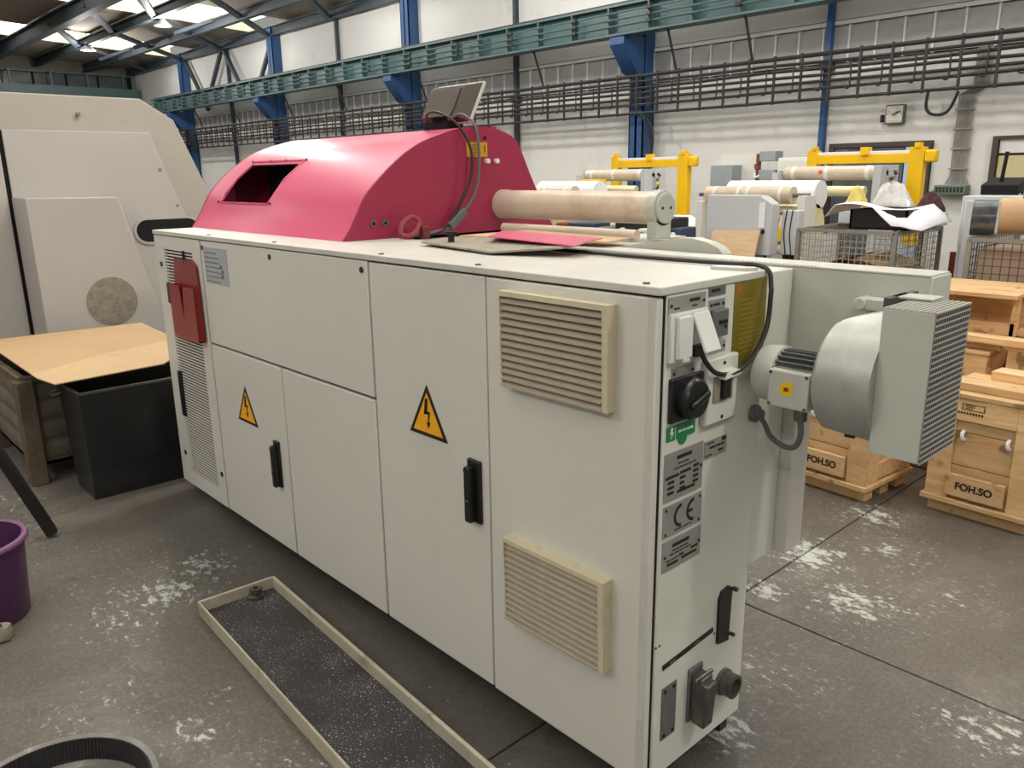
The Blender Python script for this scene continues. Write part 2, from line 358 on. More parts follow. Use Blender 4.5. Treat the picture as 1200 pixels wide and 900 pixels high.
# roof: deck strips between the skylight bands, skylights with curbs
rf = None
sky_x = [-25.4, -19.5, -13.5, -7.5, -1.5, 4.5]
edges = [XL] + [e for c in sky_x for e in (c - 1.1, c + 1.1)] + [XR]
def roof_strip(x0, x1, th=0.12, dz=0.0, y1=WALL + 0.3):
    b = MB(); y0 = YN
    b.add([(x0, y0, roof_z(y0) + dz), (x1, y0, roof_z(y0) + dz), (x1, y1, roof_z(y1) + dz), (x0, y1, roof_z(y1) + dz),
           (x0, y0, roof_z(y0) + th + dz), (x1, y0, roof_z(y0) + th + dz), (x1, y1, roof_z(y1) + th + dz), (x0, y1, roof_z(y1) + th + dz)],
          [(0, 3, 2, 1), (4, 5, 6, 7), (0, 1, 5, 4), (1, 2, 6, 5), (2, 3, 7, 6), (3, 0, 4, 7)])
    return b
for i in range(0, len(edges) - 1, 2):
    b = roof_strip(edges[i], edges[i + 1])
    if rf is None: rf = struct(b.build('ceiling', 'deck'))
    else: b.build('roof_deck', 'deck', rf)
for c in sky_x:
    sk = bpy.data.objects.new('window_%d' % (3 + sky_x.index(c)), None); COL.objects.link(sk); sk.location = (c, 3, roof_z(3)); ORG[sk] = Vector(sk.location); struct(sk)
    for e in (c - 1.1, c + 1.05): roof_strip(e, e + 0.05, 0.32, 0.0, WALL - 0.02).build('curb', 'cream', sk)
    roof_strip(c - 1.07, c + 1.07, 0.02, 0.30, WALL - 0.02).build('pane', 'skyl', sk)
    b = MB()
    for k in range(16):
        y = WALL - 0.4 - k * 1.15; b.box((c - 1.05, y - 0.02, roof_z(y) + 0.22), (c + 1.05, y + 0.02, roof_z(y) + 0.29))
    b.build('glazing_bars', 'cream', sk, kind='stuff')
# steel purlins along the hall
def ibeam(p, q, h, wd, t=0.03):
    b = MB(); p = Vector(p); q = Vector(q); up = Vector((0, 0, 1))
    b.bar(p, q, t, h); b.bar(p + up * (h / 2), q + up * (h / 2), wd, t); b.bar(p - up * (h / 2), q - up * (h / 2), wd, t); return b
for n_, (y, lb) in enumerate([(7.65, 'roof purlin nearest the panelled wall'), (6.2, 'second roof purlin out from the panelled wall'), (4.75, 'third out from the panelled wall, at the top left corner'), (2.6, 'fourth roof purlin out, overhead'), (-0.4, 'fifth roof purlin out, overhead'), (-3.4, 'outermost roof purlin, overhead')]):
    z = roof_z(y) - 0.2 if n_ != 2 else roof_z(y) - 0.26
    tag(ibeam((XL + 0.2, y, z), (XR, y, z), 0.2 if n_ != 2 else 0.34, 0.14 if n_ != 2 else 0.22).build('roof_purlin', 'roofst'), 'blue grey steel I-beam ' + lb, 'beam', 'roof purlins')
tag(ibeam((XL + 0.2, 9.05, 5.22), (XR, 9.05, 5.22), 0.2, 0.14).build('eaves_beam', 'roofst'), 'dark steel eaves beam along the top of the panelled wall', 'beam')
br = thing('roof_bracing', (-22, 7, 5.3), 'crossed flat steel roof bracing between the purlins', 'bracing')
for (a, b_) in [((-28, 9.0), (-25, 6.2)), ((-25, 9.0), (-22.2, 6.2)), ((-22.2, 9.0), (-19.3, 6.2)), ((-19.3, 9.0), (-16.3, 6.2)), ((-25, 6.2), (-22.2, 4.75)), ((-22.2, 6.2), (-19.3, 4.75)), ((-19.3, 6.2), (-16.3, 4.75)), ((-16.3, 9.0), (-13.3, 6.2))]:
    MB().bar((a[0], a[1], roof_z(a[1]) - 0.25), (b_[0], b_[1], roof_z(b_[1]) - 0.25), 0.14, 0.08).build('brace', 'roofst', br)
for x in (-25.2, -22.2, -19.3):
    MB().bar((x, 7.65, roof_z(7.65) - 0.1), (x - 0.9, 7.0, 5.0 + 0.1), 0.08, 0.08).build('knee_strut', 'roofst', br)
    MB().bar((x, 6.2, roof_z(6.2) - 0.3), (x + 0.9, 5.5, roof_z(5.5) - 0.05), 0.07, 0.07).build('knee_strut', 'roofst', br)
# columns
cnames = {-7.3: 'behind the left yellow framed rewinder', -13.35: 'behind the monitor on the pink hood', -19.25: 'second from the far end wall', -25.2: 'nearest the far end wall'}
for cx, lb in cnames.items():
    c = thing('steel_column', (cx, 9.1, 0), 'blue painted steel hall column ' + lb, 'column', 'blue hall columns')
    b = MB(); b.box((cx - 0.14, 9.0, 0), (cx + 0.14, 9.02, 5.3)); b.box((cx - 0.02, 9.0, 0), (cx + 0.02, 9.3, 5.3)); b.box((cx - 0.14, 9.24, 0), (cx + 0.14, 9.27, 5.3)); b.box((cx - 0.14, 9.0, 0), (cx - 0.12, 9.26, 5.3)); b.box((cx + 0.12, 9.0, 0), (cx + 0.14, 9.26, 5.3))
    b.build('shaft', 'bluest', c)
    MB().prism([(9.02, 3.62), (8.5, 3.62), (8.5, 3.5), (8.82, 3.12), (9.02, 3.05)], 'x', cx - 0.14, cx + 0.14).build('bracket', 'bluest', c)
for cx, lb in ((-4.3, 'behind the right yellow framed rewinder'), (-10.25, 'between the monitor and the left rewinder'), (-16.3, 'behind the curved top of the pink hood'), (-22.2, 'between the two farthest blue columns')):
    c = thing('wall_post', (cx, 9.2, 0), 'slim dark blue wall post ' + lb, 'post', 'slim wall posts')
    MB().box((cx - 0.035, 9.16, 0), (cx + 0.035, 9.25, 5.2)).build('shaft', 'bluest' if cx == -4.3 else 'roofst', c)
    MB().box((cx - 0.07, 9.1, 2.9), (cx + 0.07, 9.27, 3.0)).build('collar', 'pipe', c)
for k_, (a, b_) in enumerate([((-22.3, 5.15), (-23.2, 4.2)), ((-22.2, 5.15), (-21.4, 4.2)), ((-19.3, 5.0), (-20.2, 4.0)), ((-25.1, 5.3), (-23.6, 3.6))]):
    tag(MB().bar((a[0], 9.1, a[1]), (b_[0], 9.1, b_[1]), 0.09, 0.09).build('wall_brace', 'roofst'), 'dark diagonal wall brace ' + ['left arm of the V between far columns', 'right arm of the V between far columns', 'leaning against the second far column', 'long one beside the farthest blue column'][k_], 'brace', 'diagonal wall braces')
# crane runway beam
cr = thing('crane_runway_beam', (-12, 8.6, 3.6), 'long teal crane runway beam carried on the blue columns', 'beam')
ibeam((-26.5, 8.6, 3.83), (3, 8.6, 3.83), 0.4, 0.26).build('girder', 'teal', cr)
MB().box((-26.5, 8.56, 4.04), (3, 8.64, 4.09)).build('rail', 'pipe', cr)
st = MB().box((-0.012, -0.13, -0.19), (0.012, 0.0, 0.19)).mesh('stiffener', 'teal')
x = -26.2
while x < 3: put('stiffener', st, cr, (x, 8.6, 3.83)); x += 0.75
for dz in (-0.09, 0.0, 0.09): MB().cyl((-26.5, 8.44, 3.83 + dz), (3, 8.44, 3.83 + dz), 0.013, 6).build('conductor_bar', 'teal', cr)
ins = MB()
for dz in (-0.09, 0.0, 0.09): ins.box((-0.04, -0.05, dz - 0.022), (0.04, 0.0, dz + 0.022))
im = ins.mesh('insulator', 'pipe')
x = -25.5
while x < 3: put('insulator', im, cr, (x, 8.46, 3.83)); x += 1.45
# hanger rods for the pipe rack and pipe rack
rk = thing('pipe_rack', (-12, 8.85, 2.5), 'dark rack of long horizontal pipes and cables along the back wall', 'pipe rack')
zs_ = [3.06, 2.97, 2.89, 2.81, 2.73, 2.65, 2.52]
for i, z in enumerate(zs_):
    pts = [(x_, 8.85 + random.uniform(-.008, .008), z + random.uniform(-.012, .012) * (1 if i not in (0, 6) else 0.2)) for x_ in [-27 + 1.1 * k for k in range(28)]]
    MB().tube(pts, 0.03 if i == 0 else 0.022, 6).build('pipe', 'pipe', rk)
hb = MB().box((-0.015, -0.012, 2.49), (0.015, 0.012, 3.1)); hb.tube(spline([(-0.1, -0.02, 2.95), (-0.1, -0.02, 2.66), (-0.13, -0.02, 2.62), (-0.17, -0.02, 2.64)], 3), 0.011, 5)
hm = hb.mesh('hanger', 'pipe')
x = -26.8; k = 0
while x < 2.5:
    put('hanger', hm, rk, (x, 8.84, 0)); x += 0.385
for x in (-26, -23.5, -21, -18, -15.5, -12.5, -9.2, -6.45, -5.2): MB().cyl((x, 8.85, 3.08), (x, 8.6, 3.66), 0.018, 6).build('drop_rod', 'pipe', rk)
MB().tube(spline([(-7.05, 8.84, 2.52), (-6.95, 8.86, 2.2), (-6.88, 8.86, 1.9), (-7.0, 8.9, 1.3)], 6), 0.014, 6).build('loose_cable', 'rubber', rk)
MB().tube(spline([(-7.1, 8.84, 2.52), (-6.85, 8.86, 2.25), (-6.9, 8.86, 1.6), (-6.98, 8.9, 1.3)], 6), 0.012, 6).build('loose_cable', 'rubber', rk)
MB().tube(spline([(-2.86, 8.84, 2.5), (-2.87, 8.86, 2.33), (-2.8, 8.9, 2.25), (-2.68, 9.0, 2.28), (-2.62, 9.1, 2.5)], 6), 0.018, 6).build('loose_cable', 'rubber', rk)
# conduit bundle + green box
cb = thing('conduit_bundle', (-2.58, 9.25, 1.4), 'bundle of thin grey conduits running down to a green junction box', 'conduits')
for i in range(9):
    xx = -2.655 + i * 0.02
    MB().tube([(xx + 0.14, 9.26, 3.3), (xx + 0.14, 9.26, 2.55), (xx, 9.26, 2.48), (xx, 9.26, 1.55), (xx + (i - 4) * 0.012, 9.26, 1.45)], 0.008, 6).build('conduit', 'cagem', cb)
for z in (1.62, 1.85, 2.08, 2.3): MB().box((-2.68, 9.235, z), (-2.47, 9.275, z + 0.02)).build('clamp', 'cagem', cb)
b = MB().box((-2.78, 9.12, 1.33), (-2.42, 9.29, 1.44)); 
gb = b.build('junction_box', 'greenbox', cb, bevel=0.01)
for i in range(8): MB().box((-2.75 + i * 0.04, 9.108, 1.36), (-2.73 + i * 0.04, 9.122, 1.42)).build('terminal', 'pipe', gb)
# clock
ck = thing('wall_clock', (-3.38, 9.25, 2.18), 'square wall clock with pale face and dark frame', 'clock')
MB().box((-3.495, 9.22, 2.18), (-3.265, 9.29, 2.415)).build('frame', 'dgrey', ck, bevel=0.008)
MB().box((-3.478, 9.213, 2.197), (-3.282, 9.222, 2.398)).build('face', 'clockf', ck)
for a, L in ((52, 0.06), (66, 0.085)):
    e = (-3.38 + L * math.sin(R(a)), 9.208, 2.297 + L * math.cos(R(a))); MB().bar((-3.38 - .02 * math.sin(R(a)), 9.208, 2.297 - .02 * math.cos(R(a))), e, 0.01, 0.004, (0, 1, 0)).build('hand', 'blk', ck)
for h in range(12):
    a = R(30 * h); MB().box((-3.384 + 0.082 * math.sin(a), 9.209, 2.293 + 0.082 * math.cos(a)), (-3.376 + 0.082 * math.sin(a), 9.213, 2.301 + 0.082 * math.cos(a))).build('hour_mark', 'blk', ck)
MB().cyl((-3.54, 9.25, 2.21), (-3.54, 9.25, 2.3), 0.025, 8).build('bell', 'blk', ck)
# doors
d1 = struct(MB().box((-4.2, WALL - 0.03, 0), (-2.9, WALL + 0.01, 1.97)).build('door_1', 'gap'))
for a, b_ in (((-4.2, 9.22, 0), (-4.13, 9.3, 1.97)), ((-2.94, 9.22, 0), (-2.9, 9.3, 1.97)), ((-4.13, 9.225, 1.91), (-2.94, 9.3, 1.97))): MB().box(a, b_).build('frame', 'doorfr', d1)
MB().box((-3.2, 9.23, 0.02), (-2.95, 9.27, 1.9)).build('leaf', 'doorbl', d1); MB().box((-4.12, 9.24, 0.02), (-3.22, 9.28, 1.9)).build('glass', 'galglass', d1)
d2 = struct(MB().box((-2.22, WALL - 0.03, 0), (-1.1, WALL + 0.01, 1.99)).build('door_2', 'doorfr'))
MB().box((-2.22, 9.2, 0), (-2.16, 9.3, 1.99)).build('frame', 'doorfr', d2); MB().box((-2.16, 9.205, 1.95), (-1.1, 9.3, 1.99)).build('frame', 'doorfr', d2)
MB().box((-2.15, 9.24, 1.8), (-1.1, 9.28, 1.95)).build('header_panel', 'wallw', d2); MB().box((-2.15, 9.24, 0.02), (-1.1, 9.28, 1.77)).build('shutter', 'shutter', d2)
# hanging high-bay lamps
lamp_pos = [(-24.4, 6.2, 'farthest one, near the gallery'), (-19.35, 6.4, 'lit one above the far blue columns'), (-14.2, 6.4, 'third from the gallery, overhead'), (-9.0, 6.4, 'fourth from the gallery, overhead'), (-3.9, 6.4, 'over the right rewinder'), (1.2, 5.2, 'over the wooden crates'), (-3.4, 1.6, 'over the pink hood'), (2.9, 0.9, 'over the blower end of the machine'), (-9.5, 3.0, 'over the old beige machine'), (3.0, -5.5, 'behind the viewer'), (-3.5, -5.5, 'over the open floor left of the viewer')]
for lx, ly, lb in lamp_pos:
    L = thing('high_bay_lamp', (lx, ly, 5.1), 'hanging high bay lamp, ' + lb, 'lamp', 'high bay lamps')
    MB().cyl((lx, ly, 5.3), (lx, ly, roof_z(ly)), 0.012, 6).build('rod', 'pipe', L)
    MB().lathe((lx, ly, 5.1), [(0.05, 0.22), (0.06, 0.14), (0.19, 0.0), (0.18, 0.0), (0.05, 0.13)], 20).build('shade', 'lgrey', L)
    MB().lathe((lx, ly, 5.1), [(0.0, 0.02), (0.05, 0.03), (0.06, 0.07), (0.03, 0.12)], 14).build('bulb', 'bulb', L)
    ld = bpy.data.lights.new('lamp_light', 'POINT'); ld.energy = LAMP_WATTS; ld.shadow_soft_size = 0.16; ld.color = (1.0, 0.95, 0.88)
    lo = bpy.data.objects.new('lamp_light', ld); COL.objects.link(lo); lo.parent = L; lo.location = (0, 0, -0.3)

# ================================================================== MAIN MACHINE (white cabinet, pink hood)
T = 1.395; ZB = 0.07; X0 = -3.154; XC = -2.582; XM = -1.89; XB = -1.1976; XA = -0.6003; D = 0.46; ZM = 0.906
mc = thing('industrial_machine', (-1.58, 0.6, 0), 'large white and pink industrial machine with yellow warning triangles on its doors', 'machine')
box('cabinet_body', (X0 + 0.003, 0.022, ZB), (-0.016, D, T - 0.012), 'cab', mc)
box('door_gap_shade', (X0 + 0.004, 0.0205, ZB + 0.004), (-0.005, 0.0285, T - 0.012), 'gap', mc)  # dark plate added so the gaps between the doors look shaded
box('base_frame', (X0 + 0.25, 0.12, 0), (-0.12, D - 0.03, ZB), 'gap', mc)
tp = MB().box((X0 - 0.004, -0.004, T - 0.008), (0.004, D + 0.002, T + 0.012)).build('top_plate', 'cabtop', mc, bevel=0.003)
for x_ in (-0.06, -0.66, -1.15, -1.9, -2.53): MB().cyl((x_, 0.025, T + 0.011), (x_, 0.025, T + 0.016), 0.009, 10).build('screw', 'steel', tp)
MB().prism([(-0.11, 0.36), (-0.02, 0.38), (0.0, 0.41), (-0.06, 0.42), (-0.12, 0.40)], 'z', T + 0.012, T + 0.02).build('lid_tab', 'cabtop', tp)
# louvre panel
lp = MB()
g = 0.005
lx0, lx1, lz0, lz1 = -3.035, -2.683, 0.144, 1.319
for a, b_ in (((X0, 0, ZB), (lx0, 0.02, T - 0.012)), ((lx1, 0, ZB), (XC - g, 0.02, T - 0.012)), ((lx0, 0, ZB), (lx1, 0.02, lz0)), ((lx0, 0, lz1), (lx1, 0.02, T - 0.012))): lp.box(a, b_)
lp = lp.build('louvre_panel', 'cab', mc)
box('cavity', (lx0, 0.014, lz0), (lx1, 0.021, lz1), 'gap', lp)
b = MB(); n = 78; pz = (lz1 - lz0) / n
for i in range(n): b.box((lx0, 0.0, lz0 + i * pz), (lx1, 0.004, lz0 + i * pz + pz * 0.46))
b.build('louvre_slats', 'cab', lp, kind='stuff')
box('latch', (-3.03, -0.012, 1.05), (-2.995, 0.004, 1.155), 'black', lp, bevel=0.003); box('latch', (-3.03, -0.012, 0.46), (-2.995, 0.004, 0.70), 'black', lp, bevel=0.003)
for x_, z_ in ((-3.09, 1.24), (-3.08, 0.24), (-2.62, 0.24)): MB().cyl((x_, -0.004, z_), (x_, 0.002, z_), 0.013, 10).build('screw', 'black', lp)
# doors
def door(nm, x0, x1, z0, z1, y0=0.0, y1=0.02): return box(nm, (x0 + g, y0, z0), (x1 - g, y1, z1), 'cab', mc, bevel=0.004)
up = door('cover_panel', XC, XB, ZM + g, T - 0.012)
for x_, z_ in ((-2.555, 1.352), (-1.9, 1.352), (-1.235, 1.352)): MB().cyl((x_, -0.003, z_), (x_, 0.002, z_), 0.011, 10).build('screw', 'black', up)
pp = MB().box((-2.545, -0.002, 1.196), (-2.303, 0.001, 1.357)).m(1)
for i in range(7): pp.box((-2.535, -0.003, 1.205 + i * 0.021), (-2.535 + random.uniform(.12, .2), -0.0015, 1.209 + i * 0.021))
for x_, z_ in ((-2.38, 1.27), (-2.365, 1.25), (-2.37, 1.23)): pp.box((x_, -0.0035, z_), (x_ + .02, -0.001, z_ + .014))
pp.build('printed_sheet', ['paper', 'dgrey'], up)
dr1 = door('door', XC, XM, ZB, ZM - g); dr2 = door('door', XM, XB, ZB, ZM - g)
dr3 = door('door', XB, XA, ZB, T - 0.014); dr4 = door('vent_panel', XA, 0.0, ZB, T - 0.014, -0.004, 0.02)
box('edge_trim', (-0.03, -0.0055, ZB), (-0.008, 0.0, T - 0.014), 'cabtop', dr4)
def triangle(cx, zb, s, parent):
    h = s * 0.866
    def tri(m, y0, y1, k):
        q = k; m.prism([(cx - s / 2 + q * 1.732, zb + q), (cx + s / 2 - q * 1.732, zb + q), (cx, zb + h - q * 2)], 'y', y0, y1)
    b = MB().m(0); tri(b, -0.0015, 0.001, 0); b.m(1); tri(b, -0.0025, 0.0, 0.013); b.m(0)
    u = s / 0.2
    def q(pts): b.prism([(cx + a * u, zb + c * u) for a, c in pts], 'y', -0.0035, -0.001)
    q([(-0.008, 0.128), (0.006, 0.128), (0.001, 0.086), (-0.012, 0.074), (-0.017, 0.074)]); q([(-0.017, 0.074), (-0.012, 0.086), (0.014, 0.086), (0.015, 0.078)])
    q([(0.006, 0.084), (0.015, 0.082), (0.008, 0.046), (0.003, 0.046)]); q([(-0.004, 0.05), (0.016, 0.05), (0.004, 0.028)])
    return b.build('warning_triangle', ['blk', 'yel'], parent, smooth=False)
triangle(-2.253, 0.586, 0.199, dr1); triangle(-0.897, 0.842, 0.2, dr3)
def handle(x0, x1, z0, z1, parent):
    b = MB().box((x0, -0.012, z0), (x1, 0.002, z1)); b.box((x0 + 0.008, -0.034, z0 + 0.004), (x0 + 0.036, -0.01, z1 - 0.03))
    b.cyl((x0 + 0.022, -0.012, z1 - 0.03), (x0 + 0.022, -0.036, z1 - 0.03), 0.014, 14); b.cyl((x0 + 0.022, -0.012, z0 + 0.07), (x0 + 0.022, -0.038, z0 + 0.07), 0.009, 10)
    b.build('handle', 'black', parent, bevel=0.004)
handle(-2.004, -1.96, 0.36, 0.568, dr1); handle(-0.694, -0.636, 0.622, 0.825, dr3)
# filter grilles: frame proud of the panel, 12 tilted slats each
def filt(z0, z1, n):
    x0, x1, pr = -0.503, -0.12, 0.042
    b = MB(); t = 0.014
    b.prism([(0.0, z1), (-pr, z1), (-pr, z1 - t), (0.0, z1 - t)], 'x', x0 + 0.004, x1 - t * 1.3)
    for xa in (x0, x1 - t * 1.3):
        b.prism([(0.0, z1), (-pr, z1), (-pr * 0.85, z0), (0.0, z0)], 'x', xa, xa + (t * 1.3 if xa != x0 else 0.004))
    b.prism([(0.0, z0 + t * 0.5), (-pr * 0.85, z0 + t * 0.5), (-pr * 0.85, z0), (0.0, z0)], 'x', x0 + 0.004, x1 - t * 1.3)
    f = b.build('filter_grille', 'beige', dr4)
    box('filter_mat', (x0 + 0.004, -0.008, z0 + 0.004), (x1 - 0.004, -0.0042, z1 - 0.004), 'beigein', f)
    sm = MB(); p = (z1 - z0 - t) / n
    sm.add([(x0, -0.012, p * 0.95), (x1 - 0.018, -0.012, p * 0.95), (x1 - 0.018, -0.039, 0.002), (x0, -0.039, 0.002), (x0, -0.012, p * 0.95 - 0.004), (x1 - 0.018, -0.012, p * 0.95 - 0.004), (x1 - 0.018, -0.039, -0.004), (x0, -0.039, -0.004)],
           [(0, 1, 2, 3), (7, 6, 5, 4), (0, 4, 5, 1), (1, 5, 6, 2), (2, 6, 7, 3), (3, 7, 4, 0)])
    sm = sm.mesh('slat', 'slat', ORG[mc] * 0)
    for i in range(n): put('slat', sm, f, (0, 0, z0 + 0.005 + i * p))
filt(1.092, 1.357, 13); filt(0.371, 0.638, 13)
# ---- end face
ep = MB().box((-0.018, 0.027, ZB), (0.0, D, T - 0.008)).build('end_panel', 'cabend', mc, bevel=0.004)
def epl(nm, y0, y1, z0, z1, mat, d=0.003, bevel=0, x=0.0): return box(nm, (x - 0.0005, y0, z0), (x + d, y1, z1), mat, mc, bevel=bevel)
def marks(b, y0, y1, z, n, h, x=0.0035, gap=0.25):
    y = y0
    while y < y1 - 0.004:
        L = random.uniform(0.008, 0.02); b.box((x - 0.001, y, z), (x + 0.0006, min(y + L, y1), z + h)); y += L * (1 + gap)
def plate(y0, y1, z0, z1, rows, nm='rating_plate', mat='alu', screws=True):
    b = MB().box((-0.0005, y0, z0), (0.003, y1, z1)).m(1)
    for r in rows: marks(b, *r)
    if screws:
        for yy in (y0 + 0.008, y1 - 0.008): b.cyl((0.002, yy, (z0 + z1) / 2), (0.005, yy, (z0 + z1) / 2), 0.004, 8)
    return b.build(nm, [mat, 'blk'], mc, smooth=False)
plate(0.03, 0.175, 1.34, 1.38, [(0.11, 0.15, 1.362, 0, 0.008), (0.12, 0.14, 1.35, 0, 0.004), (0.05, 0.07, 1.35, 0, 0.004)], 'socket_plate')
plate(0.19, 0.26, 1.365, 1.39, [(0.2, 0.235, 1.374, 0, 0.008)], 'small_plate', 'dgrey', False)
plate(0.192, 0.26, 1.33, 1.355, [(0.21, 0.24, 1.34, 0, 0.006)], 'switch_plate')
plate(0.18, 0.272, 1.22, 1.248, [(0.22, 0.25, 1.232, 0, 0.006)], 'connector_plate')
plate(0.05, 0.14, 1.182, 1.21, [], 'main_switch_plate')
so = epl('socket_frame', 0.03, 0.178, 1.225, 1.342, 'white', 0.012, 0.003)
MB().box((0.012, 0.045, 1.235), (0.026, 0.098, 1.335)).build('socket_flap', 'white', so, bevel=0.003)
MB().box((0.012, 0.104, 1.236), (0.02, 0.168, 1.335), (0, -R(24), 0), (0.012, 0.136, 1.336)).build('socket_flap', 'white', so, bevel=0.003)
MB().box((0.012, 0.108, 1.232), (0.03, 0.15, 1.26)).build('plug', 'black', so, bevel=0.003)
for y_ in (0.06, 0.135): MB().box((0.012, y_, 1.228), (0.03, y_ + 0.022, 1.236)).build('flap_clip', 'white', so)
sw = epl('switch_block', 0.198, 0.265, 1.262, 1.33, 'dgrey', 0.014, 0.004)
MB().box((0.014, 0.222, 1.296), (0.019, 0.252, 1.304)).build('toggle', 'black', sw); MB().box((0.014, 0.246, 1.284), (0.017, 0.252, 1.29)).build('toggle', 'black', sw)
hbx = epl('connector_box', 0.175, 0.312, 1.04, 1.212, 'cabend', 0.02, 0.006)
MB().box((0.02, 0.2, 1.098), (0.023, 0.285, 1.165)).build('connector_recess', 'felt', hbx); MB().box((0.019, 0.228, 1.105), (0.034, 0.262, 1.165)).build('plug', 'black', hbx, bevel=0.003)
MB().prism([(0.215, 1.16), (0.285, 1.165), (0.278, 1.178), (0.22, 1.175)], 'x', 0.018, 0.045).build('plug_shroud', 'white', hbx)
for z_ in (1.195, 1.055): MB().cyl((0.02, 0.245, z_), (0.022, 0.245, z_), 0.005, 8).build('screw', 'black', hbx)
ms = epl('main_switch', 0.042, 0.172, 1.076, 1.186, 'black', 0.012, 0.003)
MB().lathe((0.012, 0.112, 1.13), [(0.053, 0.0), (0.053, 0.016), (0.046, 0.022), (0.044, 0.028), (0.0, 0.03)], 28, 'x').build('dial', 'black', ms)
MB().box((0.036, 0.075, 1.119), (0.052, 0.15, 1.141), (R(20), 0, 0)).build('rotary_handle', 'black', ms, bevel=0.008)
b = MB().box((-0.0005, 0.305, 1.165), (0.0025, 0.457, T - 0.006)).m(1)
for i in range(12): b.box((0.002, 0.33, 1.2 + i * 0.0125), (0.0029, 0.33 + random.uniform(.06, .1), 1.203 + i * 0.0125))
b.m(2).box((0.002, 0.312, T - 0.035), (0.0029, 0.335, T - 0.015)); b.build('instruction_sticker', ['olive', M('faint_print', (140, 122, 34), 0.4), M('orange_mark', (160, 96, 24))], mc, smooth=False)
b = MB().box((-0.0005, 0.04, 1.03), (0.003, 0.155, 1.065)); b.cyl((-0.0005, 0.105, 1.028), (0.0026, 0.105, 1.028), 0.018, 16).m(1)
b.prism([(0.055, 1.062), (0.064, 1.062), (0.06, 1.051), (0.067, 1.051), (0.055, 1.034), (0.059, 1.046), (0.052, 1.046)], 'x', 0.002, 0.004); b.box((0.002, 0.072, 1.032), (0.0036, 0.0735, 1.063))
marks(b, 0.085, 0.145, 1.045, 0, 0.006); b.build('green_label', ['green', 'white'], mc, smooth=False)
rows = [(0.085, 0.145, 0.976, 0, .009, .0035, .05), (0.09, 0.14, 0.963, 0, .003), (0.075, 0.165, 0.952, 0, .003)]
for i in range(4): rows += [(0.05, 0.075 if i else 0.095, 0.932 - i * 0.014, 0, .007, .0035, .05), (0.1, 0.122 if i else .145, 0.934 - i * 0.014, 0, .007, .0035, .05), (0.155, 0.178, 0.938 - i * 0.014, 0, .007, .0035, .05)]
rows += [(0.09, 0.165, 0.886, 0, .007, .0035, .02)]
plate(0.036, 0.196, 0.872, 0.998, rows)
plate(0.203, 0.303, 0.943, 0.99, [(0.21, 0.245, 0.982, 0, .003), (0.225, 0.29, 0.968, 0, .005), (0.205, 0.235, 0.95, 0, .003), (0.265, 0.285, 0.953, 0, .005), (0.28, 0.298, 0.979, 0, .009, .0035, 0)], 'small_rating_plate', 'alu', False)
rows = [(0.08, 0.15, 0.742, 0, .009, .0035, .05), (0.08, 0.15, 0.731, 0, .003), (0.07, 0.16, 0.722, 0, .003), (0.055, 0.105, 0.708, 0, .003), (0.11, 0.135, 0.708, 0, .006), (0.16, 0.19, 0.712, 0, .006), (0.06, 0.105, 0.695, 0, .007, .0035, .02), (0.12, 0.185, 0.697, 0, .007, .0035, .05)]
plate(0.04, 0.203, 0.682, 0.765, rows)
# CE plate
b = MB().box((-0.0005, 0.038, 0.776), (0.003, 0.2, 0.86)).m(1)
def arc(cy, cz, r, a0, a1, w=0.0085, n=14):
    for i in range(n):
        u, v = R(a0 + (a1 - a0) * i / n), R(a0 + (a1 - a0) * (i + 1) / n)
        b.prism([(cy + (r - w / 2) * math.cos(u), cz + (r - w / 2) * math.sin(u)), (cy + (r + w / 2) * math.cos(u), cz + (r + w / 2) * math.sin(u)), (cy + (r + w / 2) * math.cos(v), cz + (r + w / 2) * math.sin(v)), (cy + (r - w / 2) * math.cos(v), cz + (r - w / 2) * math.sin(v))], 'x', 0.0025, 0.004)
arc(0.112, 0.822, 0.027, 90, 270); arc(0.165, 0.822, 0.027, 90, 270); b.box((0.0025, 0.14, 0.818), (0.004, 0.16, 0.826)); marks(b, 0.085, 0.155, 0.786, 0, .0025)
for yy, zz in ((0.048, 0.85), (0.19, 0.85), (0.048, 0.785), (0.19, 0.785)): b.cyl((0.002, yy, zz), (0.004, yy, zz), 0.004, 8)
b.build('ce_plate', ['alu', 'blk'], mc, smooth=False)
# lower fittings on the end face
sl = MB().prism([(0.31, 0.365), (0.365, 0.355), (0.37, 0.52), (0.355, 0.53), (0.32, 0.525), (0.308, 0.505)], 'x', -0.001, 0.008).build('connector_slot', 'black', mc)
MB().cyl((0.006, 0.376, 0.515), (0.02, 0.376, 0.515), 0.007, 8).build('bolt', 'steel', sl); MB().cyl((0.006, 0.374, 0.372), (0.02, 0.374, 0.372), 0.006, 8).build('bolt', 'steel', sl)
b = MB().bar((0.001, 0.06, 0.402), (0.001, 0.29, 0.418), 0.004, 0.014).m(1); b.bar((0.0035, 0.09, 0.404), (0.0035, 0.115, 0.406), 0.001, 0.005); b.bar((0.0035, 0.2, 0.412), (0.0035, 0.225, 0.414), 0.001, 0.005); b.build('label_strip', ['blk', 'dgrey'], mc, smooth=False)
b = MB().box((-0.0005, 0.062, 0.178), (0.003, 0.125, 0.338)).m(1)
for yy, zz in ((0.074, 0.326), (0.113, 0.326), (0.074, 0.19), (0.113, 0.19)): b.cyl((0.002, yy, zz), (0.005, yy, zz), 0.0055, 8)
b.build('blank_plate', ['dgrey', 'black'], mc)
cn = box('heavy_connector', (-0.001, 0.178, 0.175), (0.008, 0.243, 0.342), 'dgrey', mc, bevel=0.004)
